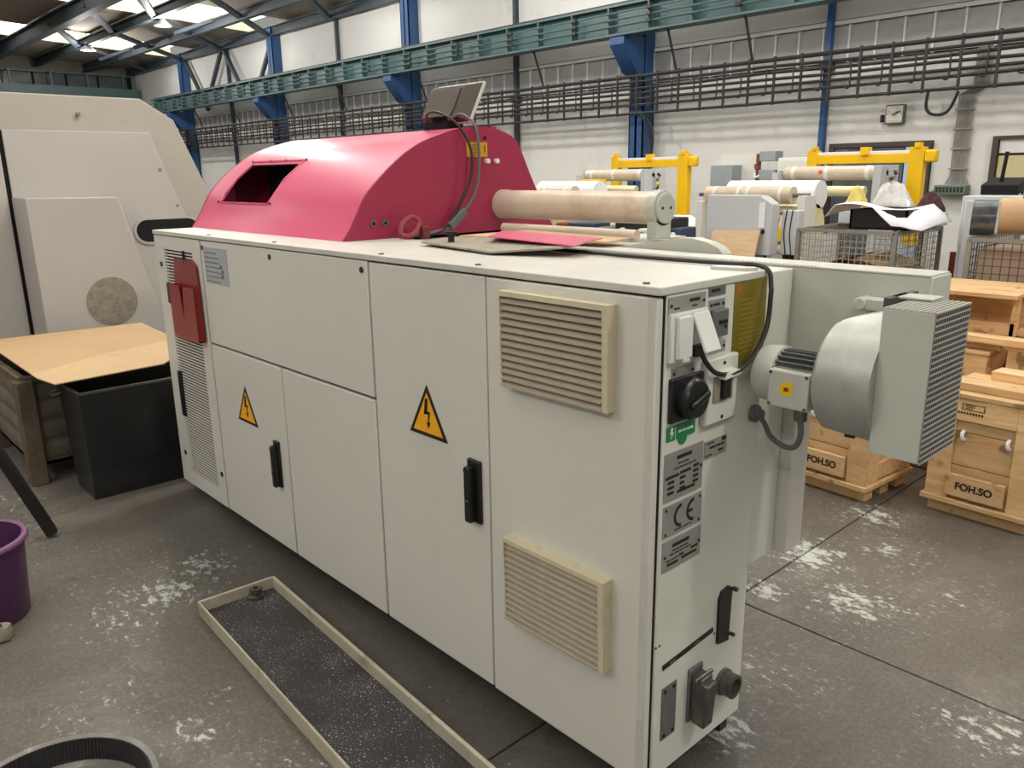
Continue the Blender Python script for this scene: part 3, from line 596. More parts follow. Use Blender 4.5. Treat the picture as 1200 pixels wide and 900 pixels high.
MB().box((0.006, 0.186, 0.182), (0.045, 0.236, 0.325)).build('connector_housing', 'steel', cn, bevel=0.006); MB().box((0.02, 0.18, 0.18), (0.062, 0.226, 0.318), (0, R(4), 0)).build('hinged_cover', 'steel', cn, bevel=0.006)
MB().cyl((0.03, 0.17, 0.322), (0.03, 0.25, 0.322), 0.006, 8).build('lever', 'steel', cn)
MB().lathe((0, 0.355, 0.222), [(0.04, 0.0), (0.04, 0.012), (0.035, 0.014), (0.036, 0.045), (0.026, 0.046), (0.024, 0.02), (0.0, 0.02)], 20, 'x').build('cable_gland', 'steel', mc)
box('corner_foot', (-0.1, D - 0.05, 0.0), (-0.03, D - 0.012, ZB), 'black', mc)
for y_, z_ in ((0.018, 0.57), (0.03, 0.475), (0.3, 0.40), (0.045, 0.475)): MB().cyl((-0.001, y_, z_), (0.001, y_, z_), 0.004, 8).build('paint_chip', 'rust2', ep)
# ---- rear body
box('rear_body', (X0 + 0.02, D + 0.003, 0.12), (-0.92, 1.4, T - 0.002), 'cabtop', mc)
box('filler_strip', (-1.4, D + 0.003, 0.55), (-0.002, 0.598, T + 0.002), 'cabend', mc, bevel=0.003)
ra = box('rear_arm', (-0.95, 0.602, 1.04), (0.36, 0.725, T + 0.006), 'cabgrey', mc, bevel=0.004)
box('arm_top_strip', (-1.0, 0.60, T + 0.006), (0.355, 0.722, T + 0.010), 'cabtop', ra)
box('rear_post', (-0.2, 0.603, 0.55), (0.034, 0.70, 1.04), 'cab', mc, bevel=0.004)
b = MB()
for i in range(95): b.cyl((-0.93 + i * 0.0105, 0.606, T + 0.006), (-0.93 + i * 0.0105, 0.606, T + 0.012), 0.0035, 6)
b.build('rivet_strip', 'cabgrey', mc, kind='stuff')
prof = [(-0.77, T - 0.01), (-0.77, T + 0.004), (-0.5, T + 0.05)] + [(-0.5 + 0.18 * math.sin(R(a)), T - 0.0 + 0.055 * math.cos(R(a))) for a in (20, 40, 60, 80, 90)] + [(-0.32, T - 0.01)]
MB().prism(prof, 'y', 0.75, 0.80).build('guide_cover', 'cabgrey', mc)
box('rear_shelf', (-0.95, 0.727, 1.2), (-0.66, 1.16, T + 0.004), 'cabgrey', mc)
# ---- pink hood
hx0, hx1 = -3.2, -1.694
prof = [(0.215, T + 0.012), (0.262, 1.47), (0.30, 1.535), (0.334, 1.585), (0.395, 1.645), (0.464, 1.70), (0.53, 1.745), (0.60, 1.782), (0.665, 1.806), (0.732, 1.826), (0.80, 1.843), (0.87, 1.853), (0.95, 1.857), (1.02, 1.85), (1.08, 1.837), (1.13, 1.815), (1.162, 1.787), (1.195, 1.73), (1.232, 1.66), (1.285, 1.57), (1.385, T + 0.012)]
# dense profile so that the curve is smooth, window rows fall on z 1.535 .. 1.722
pr = [Vector((0, y, z)) for y, z in prof]; pr = [(p.y, p.z) for p in spline(pr, 3)]
wz0, wz1, wx0, wx1 = 1.535, 1.722, -3.0, -2.48
hxs = [hx0, wx0, wx0 + 0.26, wx1, -2.2, -1.95, hx1]
def hood_surface(off):
    nP = len(pr); c = (0.85, 1.3)
    def sh(y, z):
        d = math.hypot(y - c[0], z - c[1]); return (y - (y - c[0]) / d * off, z - (z - c[1]) / d * off)
    q = [sh(y, z) for y, z in pr]; vs = [(x_, y, z) for x_ in hxs for y, z in q]; fs = []
    for i in range(len(hxs) - 1):
        for j in range(nP - 1):
            zc = (pr[j][1] + pr[j + 1][1]) / 2; xc = (hxs[i] + hxs[i + 1]) / 2
            if wx0 < xc < wx1 and wz0 < zc < wz1 and pr[j][0] < 0.7: continue
            fs.append((i * nP + j, i * nP + j + 1, (i + 1) * nP + j + 1, (i + 1) * nP + j))
    return MB().add(vs, fs)
hd = hood_surface(0.0).build('hood', 'pink', mc, angle=50)
hood_surface(0.012).build('hood_shade_lining', 'gap', hd, angle=50)  # black inner skin, painted shade for the unlit pink inside
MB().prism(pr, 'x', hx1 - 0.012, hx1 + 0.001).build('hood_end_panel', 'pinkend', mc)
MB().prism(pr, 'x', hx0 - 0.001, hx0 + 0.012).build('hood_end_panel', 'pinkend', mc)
wj = [p for p in pr if p[0] < 0.7 and wz0 - 0.02 < p[1] < wz1 + 0.02]
fb = MB()
for x_ in (wx0, wx1): fb.bar((x_, wj[0][0], wj[0][1]), (x_, wj[len(wj) // 2][0], wj[len(wj) // 2][1]), 0.012, 0.008); fb.bar((x_, wj[len(wj) // 2][0], wj[len(wj) // 2][1]), (x_, wj[-1][0], wj[-1][1]), 0.012, 0.008)
for y, z in (wj[0], wj[-1]): fb.bar((wx0, y, z), (wx1, y, z), 0.012, 0.008)
fb.build('window_rim', 'pink', hd)
for x_ in (wx0 - 0.02, -2.82, -2.66, wx1 + 0.02):
    for y, z in (wj[0], wj[-1]): MB().cyl((x_, y - 0.006, z + 0.006), (x_, y, z), 0.005, 8).build('rivet', 'black', hd)
box('inner_shade_box', (-3.1, 0.62, T + 0.03), (-2.1, 1.12, 1.7), 'gap', mc); box('inner_shade_floor', (-3.15, 0.3, T + 0.012), (-1.75, 1.3, T + 0.02), 'gap', mc)  # black box and floor added to keep the hood interior dark
MB().cyl((-2.9, 0.42, 1.45), (-2.9, 0.42, 1.5), 0.012, 10).build('inner_bolt', 'white', mc)
for y, z in ((0.355, 1.47), (0.412, 1.47)):
    h = MB().cyl((hx1, y, z), (hx1 + 0.006, y, z), 0.014, 14).build('grommet', 'dgrey', mc); MB().cyl((hx1 + 0.004, y, z), (hx1 + 0.008, y, z), 0.007, 10).build('hole', 'gap', h)
b = MB().box((hx1, 0.852, 1.73), (hx1 + 0.003, 0.972, 1.792)).m(1)
for i in range(5): b.box((hx1 + 0.002, 0.87, 1.738 + i * 0.01), (hx1 + 0.004, 0.92, 1.741 + i * 0.01))
b.box((hx1 + 0.002, 0.952, 1.75), (hx1 + 0.004, 0.96, 1.78)); b.build('yellow_sticker', [M('ochre_sticker', (196, 150, 20), 0.4), 'brownb'], mc, smooth=False)
for y in (0.965, 1.02): MB().cyl((hx1, y, 1.712), (hx1 + 0.018, y, 1.712), 0.011, 12).build('knob', 'white', mc)
MB().cyl((hx1, 0.96, 1.81), (hx1 + 0.004, 0.96, 1.81), 0.008, 8).build('hole', 'gap', mc)
box('hood_hinge', (-1.9, 1.02, 1.845), (-1.72, 1.05, 1.862), 'pinkend', mc)
# ---- roller on its post
ro = MB().cyl((hx1, 1.06, 1.522), (-0.845, 1.075, 1.522), 0.062, 36).build('roller', 'rollm', mc)
MB().lathe((hx1, 1.06, 1.522), [(0.066, 0.0), (0.0645, 0.04), (0.0622, 0.05)], 36, 'x').build('roller_collar', 'rollm', ro)
rp_ = MB().prism([(1.03, T + 0.012), (1.125, T + 0.012), (1.125, 1.522), (1.03, 1.522)], 'x', -0.843, -0.8)
rp_.cyl((-0.843, 1.077, 1.522), (-0.8, 1.077, 1.522), 0.068, 32)
rp_ = rp_.build('roller_post', 'cabgrey', mc, bevel=0.003)
MB().cyl((-0.805, 1.08, 1.522), (-0.79, 1.08, 1.522), 0.058, 32).build('end_disc', 'cabgrey', rp_, bevel=0.003)
for y in (1.055, 1.105): MB().cyl((-0.791, y, 1.523), (-0.788, y, 1.523), 0.006, 8).build('screw', 'black', rp_)
MB().cyl((-1.6, 0.98, T + 0.03), (-0.85, 0.98, T + 0.03), 0.02, 16).build('guide_bar', 'rollm', mc)
# ---- blower with motor, casing, filter box
Y0, Y1, Z0, Z1 = 0.299, 0.5, 1.032, 1.364
cy_, cz_ = 0.41, 1.175
def scroll(r, top): return [(cy_ + r * math.cos(R(a)), cz_ + r * math.sin(R(a))) for a in range(110, 361, 8)] + [(cy_ + r, cz_ + 0.04), (cy_ + r * 0.75, cz_ + top), (cy_ + 0.0, cz_ + top)]
pa, pb, pc_ = scroll(0.122, 0.118), scroll(0.138, 0.135), scroll(0.146, 0.172); n = len(pa)
vs = [(x_, y, z) for x_, P_ in ((0.228, pa), (0.24, pb), (0.372, pc_)) for y, z in P_]
bw = MB().add(vs, [tuple(range(n))[::-1], tuple(2 * n + k for k in range(n))] + [(i * n + k, i * n + (k + 1) % n, (i + 1) * n + (k + 1) % n, (i + 1) * n + k) for i in range(2) for k in range(n)]).build('blower', 'cast', mc, angle=30)
MB().box((0.33, 0.262, 1.07), (0.352, 0.27, 1.075)).build('casing_slot', 'gap', bw)
fbx = box('filter_box', (0.371, Y0, Z0), (0.48, Y1, Z1), 'cabgrey', bw, bevel=0.002)
box('grille_backing', (0.4795, Y0 + 0.003, Z0 + 0.003), (0.482, Y1 - 0.003, Z1 - 0.003), 'gap', bw)
b = MB(); n = 25
for i in range(n + 1):
    z = Z0 + (Z1 - Z0) * i / n; b.box((0.482, Y0, z - 0.0019), (0.4832, Y1, z + 0.0019))
for i in range(21):
    y = Y0 + (Y1 - Y0) * i / 20; b.box((0.482, y - 0.0006, Z0), (0.4828, y + 0.0006, Z1))
b.build('side_grille', 'cagew', bw, kind='stuff', smooth=False)
box('grille_backing', (0.376, Y0 + 0.003, Z1 - 0.001), (0.482, Y1 - 0.003, Z1 + 0.001), 'gap', bw)
b = MB()
for i in range(10):
    x_ = 0.374 + i * 0.0118; b.box((x_ - 0.0025, Y0, Z1 + 0.001), (x_ + 0.0025, Y1, Z1 + 0.0022))
for i in range(31):
    y = Y0 + (Y1 - Y0) * i / 30; b.box((0.372, y - 0.0007, Z1 + 0.001), (0.483, y + 0.0007, Z1 + 0.0018))
b.build('top_grille', 'cagew', bw, kind='stuff', smooth=False)
box('bracket_plate', (0.33, 0.44, Z1 + 0.004), (0.42, 0.51, Z1 + 0.008), 'cabgrey', bw)
b = MB().box((0.2, 0.55, 1.312), (0.36, 0.6, 1.342)); b.cyl((0.21, 0.545, 1.327), (0.21, 0.6, 1.327), 0.017, 14); b.build('mounting_bracket', 'cabgrey', bw, bevel=0.003)
MB().box((0.33, 0.4, 1.34), (0.345, 0.56, 1.372)).build('mounting_strap', 'steel', bw)
MB().lathe((0.0, 0.40, 1.15), [(0.0, 0.028), (0.05, 0.03), (0.07, 0.045), (0.074, 0.07), (0.074, 0.098), (0.066, 0.1), (0.0, 0.1)], 28, 'x').build('motor_cap', 'motor', bw)
b = MB().cyl((0.095, 0.40, 1.15), (0.222, 0.40, 1.15), 0.056, 24)
for k in range(26):
    a = 2 * math.pi * k / 26; u = Vector((0, math.cos(a), math.sin(a))); b.bar(Vector((0.1, 0.40, 1.15)) + u * 0.06, Vector((0.215, 0.40, 1.15)) + u * 0.06, 0.003, 0.02, u)
b.build('motor_fins', 'dgrey', bw)
b = MB().box((0.102, 0.315, 1.088), (0.21, 0.36, 1.182)); b.build('terminal_box', 'motor', bw, bevel=0.004)
b = MB().cyl((0.153, 0.3155, 1.138), (0.153, 0.3135, 1.138), 0.018, 20).m(1); b.box((0.147, 0.3125, 1.132), (0.159, 0.3138, 1.142)); b.build('round_sticker', ['yelp', 'brownb'], bw, smooth=False)
for x_, z_ in ((0.109, 1.095), (0.203, 1.095), (0.109, 1.175), (0.203, 1.175)): MB().cyl((x_, 0.315, z_), (x_, 0.312, z_), 0.004, 8).build('screw', 'steel', bw)
MB().cyl((0.185, 0.335, 1.09), (0.185, 0.335, 1.06), 0.016, 12).build('cable_gland', 'steel', bw)
MB().tube(spline([(0.185, 0.335, 1.065), (0.188, 0.337, 1.02), (0.17, 0.345, 0.985), (0.13, 0.36, 0.975), (0.08, 0.385, 0.985), (0.04, 0.415, 1.01), (0.0, 0.43, 1.02)], 6), 0.0072, 10).build('motor_cable', 'dgrey', bw)
MB().lathe((0, 0.43, 1.02), [(0.024, 0.0), (0.024, 0.014), (0.016, 0.018), (0.014, 0.03), (0.0, 0.03)], 16, 'x').build('cable_gland', 'dgrey', mc)
# ---- black cable over the top and down the end face
MB().tube(spline([(-1.25, 0.5, T + 0.02), (-0.95, 0.46, T + 0.02), (-0.63, 0.44, T + 0.02), (-0.34, 0.435, T + 0.02), (-0.11, 0.45, T + 0.02), (-0.03, 0.455, T + 0.021), (0.012, 0.445, T + 0.008), (0.026, 0.435, T - 0.03), (0.03, 0.43, 1.35), (0.035, 0.41, 1.26), (0.04, 0.34, 1.195), (0.04, 0.26, 1.17), (0.035, 0.19, 1.18), (0.032, 0.145, 1.215), (0.022, 0.13, 1.25)], 7), 0.0062, 10).build('power_cable', 'rubber', mc)
# ---- monitor on the hood
mo = thing('monitor', (-1.9, 0.9, 1.855), 'brown grey flat monitor turned away and tilted on top of the pink hood', 'monitor')
rm = Euler((-R(28), 0, 0)).to_matrix(); pv = Vector((-1.9, 0.9, 1.885))
def mbx(nm, a, b_, mat, bev=0.004): 
    return MB().box(a, b_, rm, pv).build(nm, mat, mo, bevel=bev)
mbx('bezel', (-2.075, 0.915, 1.885), (-1.74, 0.93, 2.085), 'bezel')
sh = MB(); 
vs_ = [(-2.07, 0.915, 1.887), (-1.745, 0.915, 1.887), (-1.745, 0.915, 2.08), (-2.07, 0.915, 2.08), (-2.04, 0.87, 1.895), (-1.80, 0.87, 1.895), (-1.80, 0.87, 2.045), (-2.04, 0.87, 2.045)]
vs_ = [pv + rm @ (Vector(v) - pv) for v in vs_]
sh.add(vs_, [(0, 3, 2, 1), (4, 5, 6, 7), (0, 1, 5, 4), (1, 2, 6, 5), (2, 3, 7, 6), (3, 0, 4, 7)]).build('back_shell', 'monitor', mo, bevel=0.004)
MB().box((-2.03, 0.862, 1.89), (-1.82, 0.872, 2.03), rm, pv).build('rear_cover', 'monitor', mo, bevel=0.003)
MB().box((-2.0, 0.86, 1.845), (-1.83, 0.95, 1.885)).build('swivel_foot', 'gap', mo)
MB().box((-2.05, 0.932, 1.9), (-1.76, 0.934, 2.07), rm, pv).build('screen', 'black', mo)
MB().tube(spline([(-1.95, 0.84, 1.885), (-1.88, 0.79, 1.915), (-1.78, 0.77, 1.915), (-1.69, 0.80, 1.865), (-1.66, 0.85, 1.76), (-1.655, 0.84, 1.64), (-1.66, 0.78, 1.53), (-1.655, 0.71, 1.45), (-1.64, 0.63, 1.418), (-1.64, 0.52, 1.414)], 7), 0.006, 8).build('cable', 'rubber', mo)
MB().tube(spline([(-1.82, 0.86, 1.89), (-1.76, 0.88, 1.91), (-1.69, 0.895, 1.87), (-1.67, 0.9, 1.8), (-1.66, 0.895, 1.70), (-1.66, 0.87, 1.58), (-1.66, 0.79, 1.49), (-1.655, 0.72, 1.44), (-1.64, 0.62, 1.424), (-1.62, 0.5, 1.415)], 7), 0.006, 8).build('cable', 'dgrey', mo)
MB().bar((-1.652, 0.80, 1.505), (-1.652, 0.715, 1.44), 0.026, 0.034).build('cable_connector', 'dgrey', mo, bevel=0.004)

# ================================================================== THINGS ON THE MACHINE
rh = thing('document_holder', (-2.77, -0.02, 0.9), 'red plastic document holder hanging on the louvred side panel', 'holder')
b = MB().prism([(-2.885, 1.285), (-2.66, 1.285), (-2.625, 1.26), (-2.615, 0.905), (-2.92, 0.905), (-2.91, 1.2)], 'y', -0.012, -0.006).build('back_plate', 'red', rh)
b = MB(); xl, xr, zt, zb = -2.915, -2.618, 1.16, 0.905
b.prism([(xl, zb), (xr, zb), (xr, zt - 0.0), (-2.745, zt), (-2.77, 0.995), (-2.79, zt), (xl, zt)], 'y', -0.04, -0.034); b.box((xl, -0.036, zb), (xl + 0.006, -0.008, zt)); b.box((xr - 0.006, -0.036, zb), (xr, -0.008, zt)); b.box((xl, -0.036, zb), (xr, -0.008, zb + 0.006))
b.build('front_pocket', 'red', rh)
MB().bar((-2.77, -0.007, 1.26), (-2.775, -0.007, 1.325), 0.01, 0.008).build('hook', 'black', rh)
sg = thing('lifting_sling', (-1.6, 0.46, T + 0.012), 'red webbing sling looped up beside the pink hood', 'sling')
MB().tube(spline([(-1.60, 0.425, 1.425), (-1.61, 0.43, 1.45), (-1.62, 0.455, 1.475), (-1.62, 0.495, 1.492), (-1.61, 0.522, 1.475), (-1.60, 0.505, 1.445), (-1.59, 0.47, 1.422), (-1.59, 0.44, 1.419), (-1.60, 0.425, 1.425)], 5), 0.011, 10).build('loop', M('faded_red_webbing', (140, 50, 54), 0.6, var=0.15, scale=15), sg)
MB().box((-1.61, 0.52, T + 0.012), (-1.58, 0.555, T + 0.06)).build('anchor', M('dark_red_paint', (110, 36, 40), 0.6), sg, bevel=0.004)
def sheet(name, pts, z, th, mat, label, cat, sag=None):
    n = len(pts); zz = sag or [0] * n
    vs = [(x, y, z + h) for (x, y), h in zip(pts, zz)] + [(x, y, z + h + th) for (x, y), h in zip(pts, zz)]
    o = MB().add(vs, [tuple(range(n))[::-1], tuple(range(n, 2 * n))] + [(i, (i + 1) % n, n + (i + 1) % n, n + i) for i in range(n)]).build(name, mat)
    return tag(o, label, cat)
sheet('grey_board', [(-1.30, 0.30), (-0.84, 0.23), (-0.62, 0.33), (-0.62, 0.45), (-1.0, 0.52), (-1.36, 0.46)], T + 0.018, 0.006, M('grey_backing_board', (150, 142, 126), 0.7, dirt=(90, 80, 64), damt=0.5), 'dirty grey board lying under the pink sheet on the machine top', 'board', [0.004, 0.0, 0.02, 0.03, 0.02, 0.006])
sheet('cardboard_sheet', [(-1.40, 0.56), (-0.74, 0.68), (-0.79, 0.86), (-1.40, 0.93)], T + 0.024, 0.006, 'card', 'tan cardboard sheet on the machine top behind the pink sheet', 'cardboard')
sheet('pink_sheet', [(-1.02, 0.38), (-0.58, 0.34), (-0.66, 0.56), (-1.16, 0.58)], T + 0.052, 0.003, 'pink', 'loose flat pink sheet lying on the machine top under the roller', 'sheet', [0.0, -0.006, 0.0, 0.004])
ch = thing('black_clamp', (-1.28, 0.42, T + 0.03), 'small black clamp knob on the grey board', 'clamp')
MB().cyl((-1.2, 0.36, T + 0.028), (-1.2, 0.36, T + 0.055), 0.012, 12).build('stem', 'black', ch); MB().cyl((-1.2, 0.36, T + 0.055), (-1.2, 0.36, T + 0.065), 0.026, 12).build('knob', 'black', ch)

# ================================================================== LEFT SIDE
bmn = thing('beige_machine', (-6.4, 0.5, 0), 'tall old beige machine casing behind the cardboard topped stillage', 'machine')
xf = -5.6
prof = [(-2.2, 0.02), (-2.2, 2.26), (0.88, 2.25), (1.12, 2.1), (1.36, 1.50), (1.55, 0.9), (1.55, 0.02)]
cs = MB().prism(prof, 'x', -7.6, xf - 0.03).build('casing', 'bm2', bmn, bevel=0.01)
MB().prism([(-0.09, 0.3), (-0.09, 2.0), (0.91, 2.0), (1.25, 0.95), (1.3, 0.3)], 'x', xf - 0.05, xf).build('front_panel', 'bm', bmn, bevel=0.006)
MB().prism([(-2.15, 0.3), (-2.15, 2.0), (-0.12, 2.0), (-0.12, 0.3)], 'x', xf - 0.05, xf - 0.005).build('front_panel', 'bm', bmn, bevel=0.006)
MB().prism([(-0.12, 0.3), (-0.12, 2.0), (-0.09, 2.0), (-0.09, 0.3)], 'x', xf - 0.06, xf - 0.02).build('panel_gap', 'gap', bmn)
lb_ = MB().prism([(-0.10, 0.02), (-0.10, 1.54), (0.49, 1.53), (0.66, 0.8), (0.74, 0.4), (0.74, 0.02)], 'x', xf + 0.0, -5.2).build('side_cover', M('beige_cover_enamel', (180, 176, 170), 0.5, var=0.03), bmn, bevel=0.008)
MB().cyl((-5.205, 0.355, 0.79), (-5.195, 0.355, 0.79), 0.175, 40).build('felt_disc', 'felt', lb_)
def stad(y0, y1, z, r, n=10): return [(y0 + r * math.cos(R(a)), z + r * math.sin(R(a))) for a in [90 + 180 * i / n for i in range(n + 1)]] + [(y1 + r * math.cos(R(a)), z + r * math.sin(R(a))) for a in [-90 + 180 * i / n for i in range(n + 1)]]
sr = MB().prism(stad(0.80, 1.12, 1.255, 0.105), 'x', xf - 0.01, xf + 0.012).build('slot_rim', 'bm', bmn)
MB().prism(stad(0.80, 1.12, 1.255, 0.085), 'x', xf, xf + 0.014).build('slot_opening', 'gap', sr)
for y, z in ((0.955, 1.72), (1.06, 1.44), (-0.25, 2.1), (0.42, 2.12)): MB().cyl((xf - 0.032, y, z), (xf + 0.004, y, z), 0.014, 10).build('bolt', 'felt', bmn)
# stillage
stl = thing('steel_stillage', (-4.4, -0.1, 0), 'rusty steel stillage box with ribbed sides beside the black bin', 'stillage')
sx0, sx1, sy0, sy1 = -4.75, -3.84, -0.56, 0.32
for x_, y_ in ((sx1, sy0), (sx0, sy0), (sx1, sy1), (sx0, sy1)): MB().box((x_ - 0.045, y_ - 0.04, 0.0), (x_ + 0.045, y_ + 0.05, 0.60)).build('corner_post', 'rust2', stl, bevel=0.008)
for i in range(4):
    z = 0.13 + i * 0.115
    MB().prism([(sx1 - 0.0, z), (sx1 + 0.012, z + 0.02), (sx1 + 0.012, z + 0.075), (sx1, z + 0.1), (sx1 - 0.012, z + 0.1), (sx1 - 0.012, z)], 'y', sy0 + 0.05, sy1 - 0.05).build('side_rib', 'rust', stl)
    MB().prism([(sy0, z), (sy0 - 0.012, z + 0.02), (sy0 - 0.012, z + 0.075), (sy0, z + 0.1), (sy0 + 0.012, z + 0.1), (sy0 + 0.012, z)], 'x', sx0 + 0.05, sx1 - 0.05).build('side_rib', 'rust', stl)
for a, b_ in (((sx1 - .01, sy0, .1), (sx1, sy1, .6)), ((sx0, sy0, .1), (sx0 + .01, sy1, .6)), ((sx0, sy0, .1), (sx1, sy0 + .01, .6)), ((sx0, sy1 - .01, .1), (sx1, sy1, .6)), ((sx0, sy0, .1), (sx1, sy1, .12))): MB().box(a, b_).build('wall_sheet', 'rust', stl)
for a, b_ in (((sx1 - .02, sy0, .58), (sx1 + .02, sy1, .62)), ((sx0, sy0 - .02, .58), (sx1, sy0 + .02, .62))): MB().box(a, b_).build('top_rail', 'rust2', stl)
# cardboard lid: two facets with a fold
cdb = thing('folded_cardboard', (-4.1, -0.1, 0.64), 'large folded tan cardboard sheet covering the rusty stillage', 'cardboard')
def facet(pts, th=0.006):
    n = len(pts); vs = [Vector(p) for p in pts] + [Vector(p) + Vector((0, 0, th)) for p in pts]
    return MB().add(vs, [tuple(range(n))[::-1], tuple(range(n, 2 * n))] + [(i, (i + 1) % n, n + (i + 1) % n, n + i) for i in range(n)])
facet([(-4.95, -0.54, 0.655), (-4.4, -0.54, 0.665), (-3.66, -0.54, 0.66), (-3.86, -0.1, 0.675), (-4.02, 0.36, 0.665), (-4.87, 0.43, 0.655)]).build('upper_flap', 'card', cdb)
facet([(-3.66, -0.54, 0.66), (-3.55, -0.54, 0.66), (-3.38, -0.50, 0.65), (-3.42, 0.06, 0.655), (-3.58, 0.20, 0.66), (-4.02, 0.36, 0.665), (-3.86, -0.1, 0.675)]).build('lower_flap', M('pale_cardboard', (206, 176, 136), 0.85, var=0.05, dirt=(186, 150, 108), damt=0.4), cdb)
# black bin
bn = thing('black_bin', (-3.55, -0.1, 0), 'black sheet steel bin standing beside the louvred cabinet end', 'bin')
def bin_():
    b0 = [(-3.36, -0.40), (-3.36, 0.40), (-3.66, 0.40), (-3.66, -0.40)]; t0 = [(-3.295, -0.42), (-3.295, 0.42), (-3.70, 0.42), (-3.70, -0.42)]
    for nm, i, j in (('front_wall', 0, 1), ('back_wall', 2, 3), ('end_wall', 3, 0), ('end_wall', 1, 2)):
        a, b_, c, d = Vector((*b0[i], 0.0)), Vector((*b0[j], 0.0)), Vector((*t0[j], 0.60)), Vector((*t0[i], 0.60)); nn = (b_ - a).cross(d - a).normalized() * 0.006
        MB().add([a, b_, c, d, a - nn, b_ - nn, c - nn, d - nn], [(0, 1, 2, 3), (7, 6, 5, 4), (0, 4, 5, 1), (1, 5, 6, 2), (2, 6, 7, 3), (3, 7, 4, 0)]).build(nm, 'bluebin', bn)
bin_()
box('floor_sheet', (-3.65, -0.39, 0.0), (-3.37, 0.39, 0.01), 'bluebin', bn)
MB().prism([(-3.362, 0.0), (-3.354, 0.0), (-3.334, 0.17), (-3.346, 0.17)], 'y', -0.405, 0.40).build('base_band', 'bluebin', bn)
for a, b_ in (((-3.295, -0.42, 0.6), (-3.295, 0.42, 0.6)), ((-3.295, -0.42, 0.6), (-3.70, -0.42, 0.6)), ((-3.70, -0.42, 0.6), (-3.70, 0.42, 0.6))): MB().bar(a, b_, 0.012, 0.012).build('rim', 'steel', bn)
MB().box((-3.38, -0.41, 0.57), (-3.35, 0.41, 0.58)).build('inner_bar', 'bluebin', bn)
MB().tube([(-3.66, -0.435, 0.56), (-3.66, -0.47, 0.55), (-3.58, -0.47, 0.55), (-3.58, -0.435, 0.56)], 0.008, 6).build('lug', 'steel', bn)
tag(MB().bar((-3.02, -0.69, 0.015), (-3.1, -0.98, 0.86), 0.05, 0.05).build('steel_bar', 'blk', bevel=0.006), 'thick dark steel bar leaning down to the floor at left edge', 'bar')
# bucket
bk = thing('bucket', (-2.40, -1.10, 0), 'round purple plastic bucket cut off by the left edge', 'bucket')
MB().lathe((-2.40, -1.10, 0), [(0.0, 0.004), (0.165, 0.004), (0.168, 0.0), (0.172, 0.006), (0.192, 0.30), (0.198, 0.303), (0.206, 0.31), (0.204, 0.325), (0.192, 0.326), (0.186, 0.31), (0.164, 0.014), (0.0, 0.012)], 48).build('body', 'purple', bk, angle=50)
MB().lathe((-2.40, -1.10, 0.318), [(0.186, 0.009), (0.19, 0.013), (0.2, 0.013), (0.207, 0.006), (0.208, -0.006), (0.2, -0.012)], 48).build('rim', M('worn_purple_rim', (120, 78, 114), 0.45), bk, angle=60)
b = MB().lathe((-2.16, -1.07, 0.0), [(0.0, 0.0), (0.03, 0.006), (0.036, 0.03), (0.03, 0.055), (0.0, 0.06)], 12)
for v in b.v: v += Vector((random.uniform(-.006, .006), random.uniform(-.006, .006), random.uniform(0, .004)))
tag(b.build('concrete_lump', 'felt'), 'small pale round lump on the floor in front of the purple bucket', 'lump')
# round pan at the lower left
pn = thing('round_pan', (-1.03, -1.17, 0), 'shallow round metal pan with dark ribbed wall at the bottom left', 'pan')
pc = (-1.03, -1.175, 0)
MB().lathe(pc, [(0.0, 0.008), (0.225, 0.008), (0.24, 0.03), (0.246, 0.085), (0.262, 0.09), (0.266, 0.085), (0.262, 0.08), (0.252, 0.0), (0.0, 0.0)], 56).build('shell', M('worn_pan_metal', (132, 128, 122), 0.4, 0.3, var=0.25, scale=8, dirt=(200, 196, 188), damt=0.5, dscale=20), pn, angle=50)
b = MB()
for k in range(150):
    a = 2 * math.pi * k / 150; c, s_ = math.cos(a), math.sin(a); b.bar((pc[0] + 0.236 * c, pc[1] + 0.236 * s_, 0.02), (pc[0] + 0.242 * c, pc[1] + 0.242 * s_, 0.088), 0.0085, 0.005, (c, s_, 0))
b.build('inner_ribs', 'blk', pn, kind='stuff')
MB().lathe(pc, [(0.2, 0.012), (0.14, 0.022), (0.0, 0.026)], 40).build('pan_contents', M('pale_blue_grey_residue', (140, 142, 152), 0.35, var=0.25, scale=6, dirt=(190, 190, 192), damt=0.6, dscale=12), pn)
# drip tray
dt = thing('drip_tray', (-0.7, -0.35, 0), 'long shallow cream rimmed drip tray with black oily floor in front of the cabinet doors', 'tray')
dt.rotation_euler = (0, 0, -R(2.9))
dirx = Vector((1, -0.0507, 0)).normalized(); P0 = Vector((-1.815, -0.467, 0))
def loc(u, v, z): return (u, v, z)
rot = Matrix.Rotation(-R(2.9), 3, 'Z')
inv = rot.inverted()
off = inv @ (P0 - Vector((-0.7, -0.35, 0)))
def traybox(nm, a, b_, mat, **k):
    aa = Vector(a) + off; bb = Vector(b_) + off
    o = MB().box(aa, bb).build(nm, mat, None, org=(0, 0, 0), **k); o.parent = dt; o.location = (0, 0, 0); return o
traybox('pan_floor', (0, 0, 0.002), (2.3, 0.302, 0.014), 'oil_shade')
traybox('long_rim', (0, -0.004, 0), (2.3, 0.004, 0.06), 'trayrim', bevel=0.002); traybox('long_rim', (0, 0.298, 0), (2.3, 0.312, 0.06), 'trayrim', bevel=0.002)
traybox('end_rim', (-0.004, 0.0, 0), (0.008, 0.302, 0.06), 'trayrim', bevel=0.002); traybox('end_rim', (2.29, 0.0, 0), (2.302, 0.302, 0.06), 'trayrim', bevel=0.002)
nu = thing('hose_fitting', (-1.765, -0.255, 0.014), 'small dark stacked nut fitting lying in the drip tray corner', 'fitting')
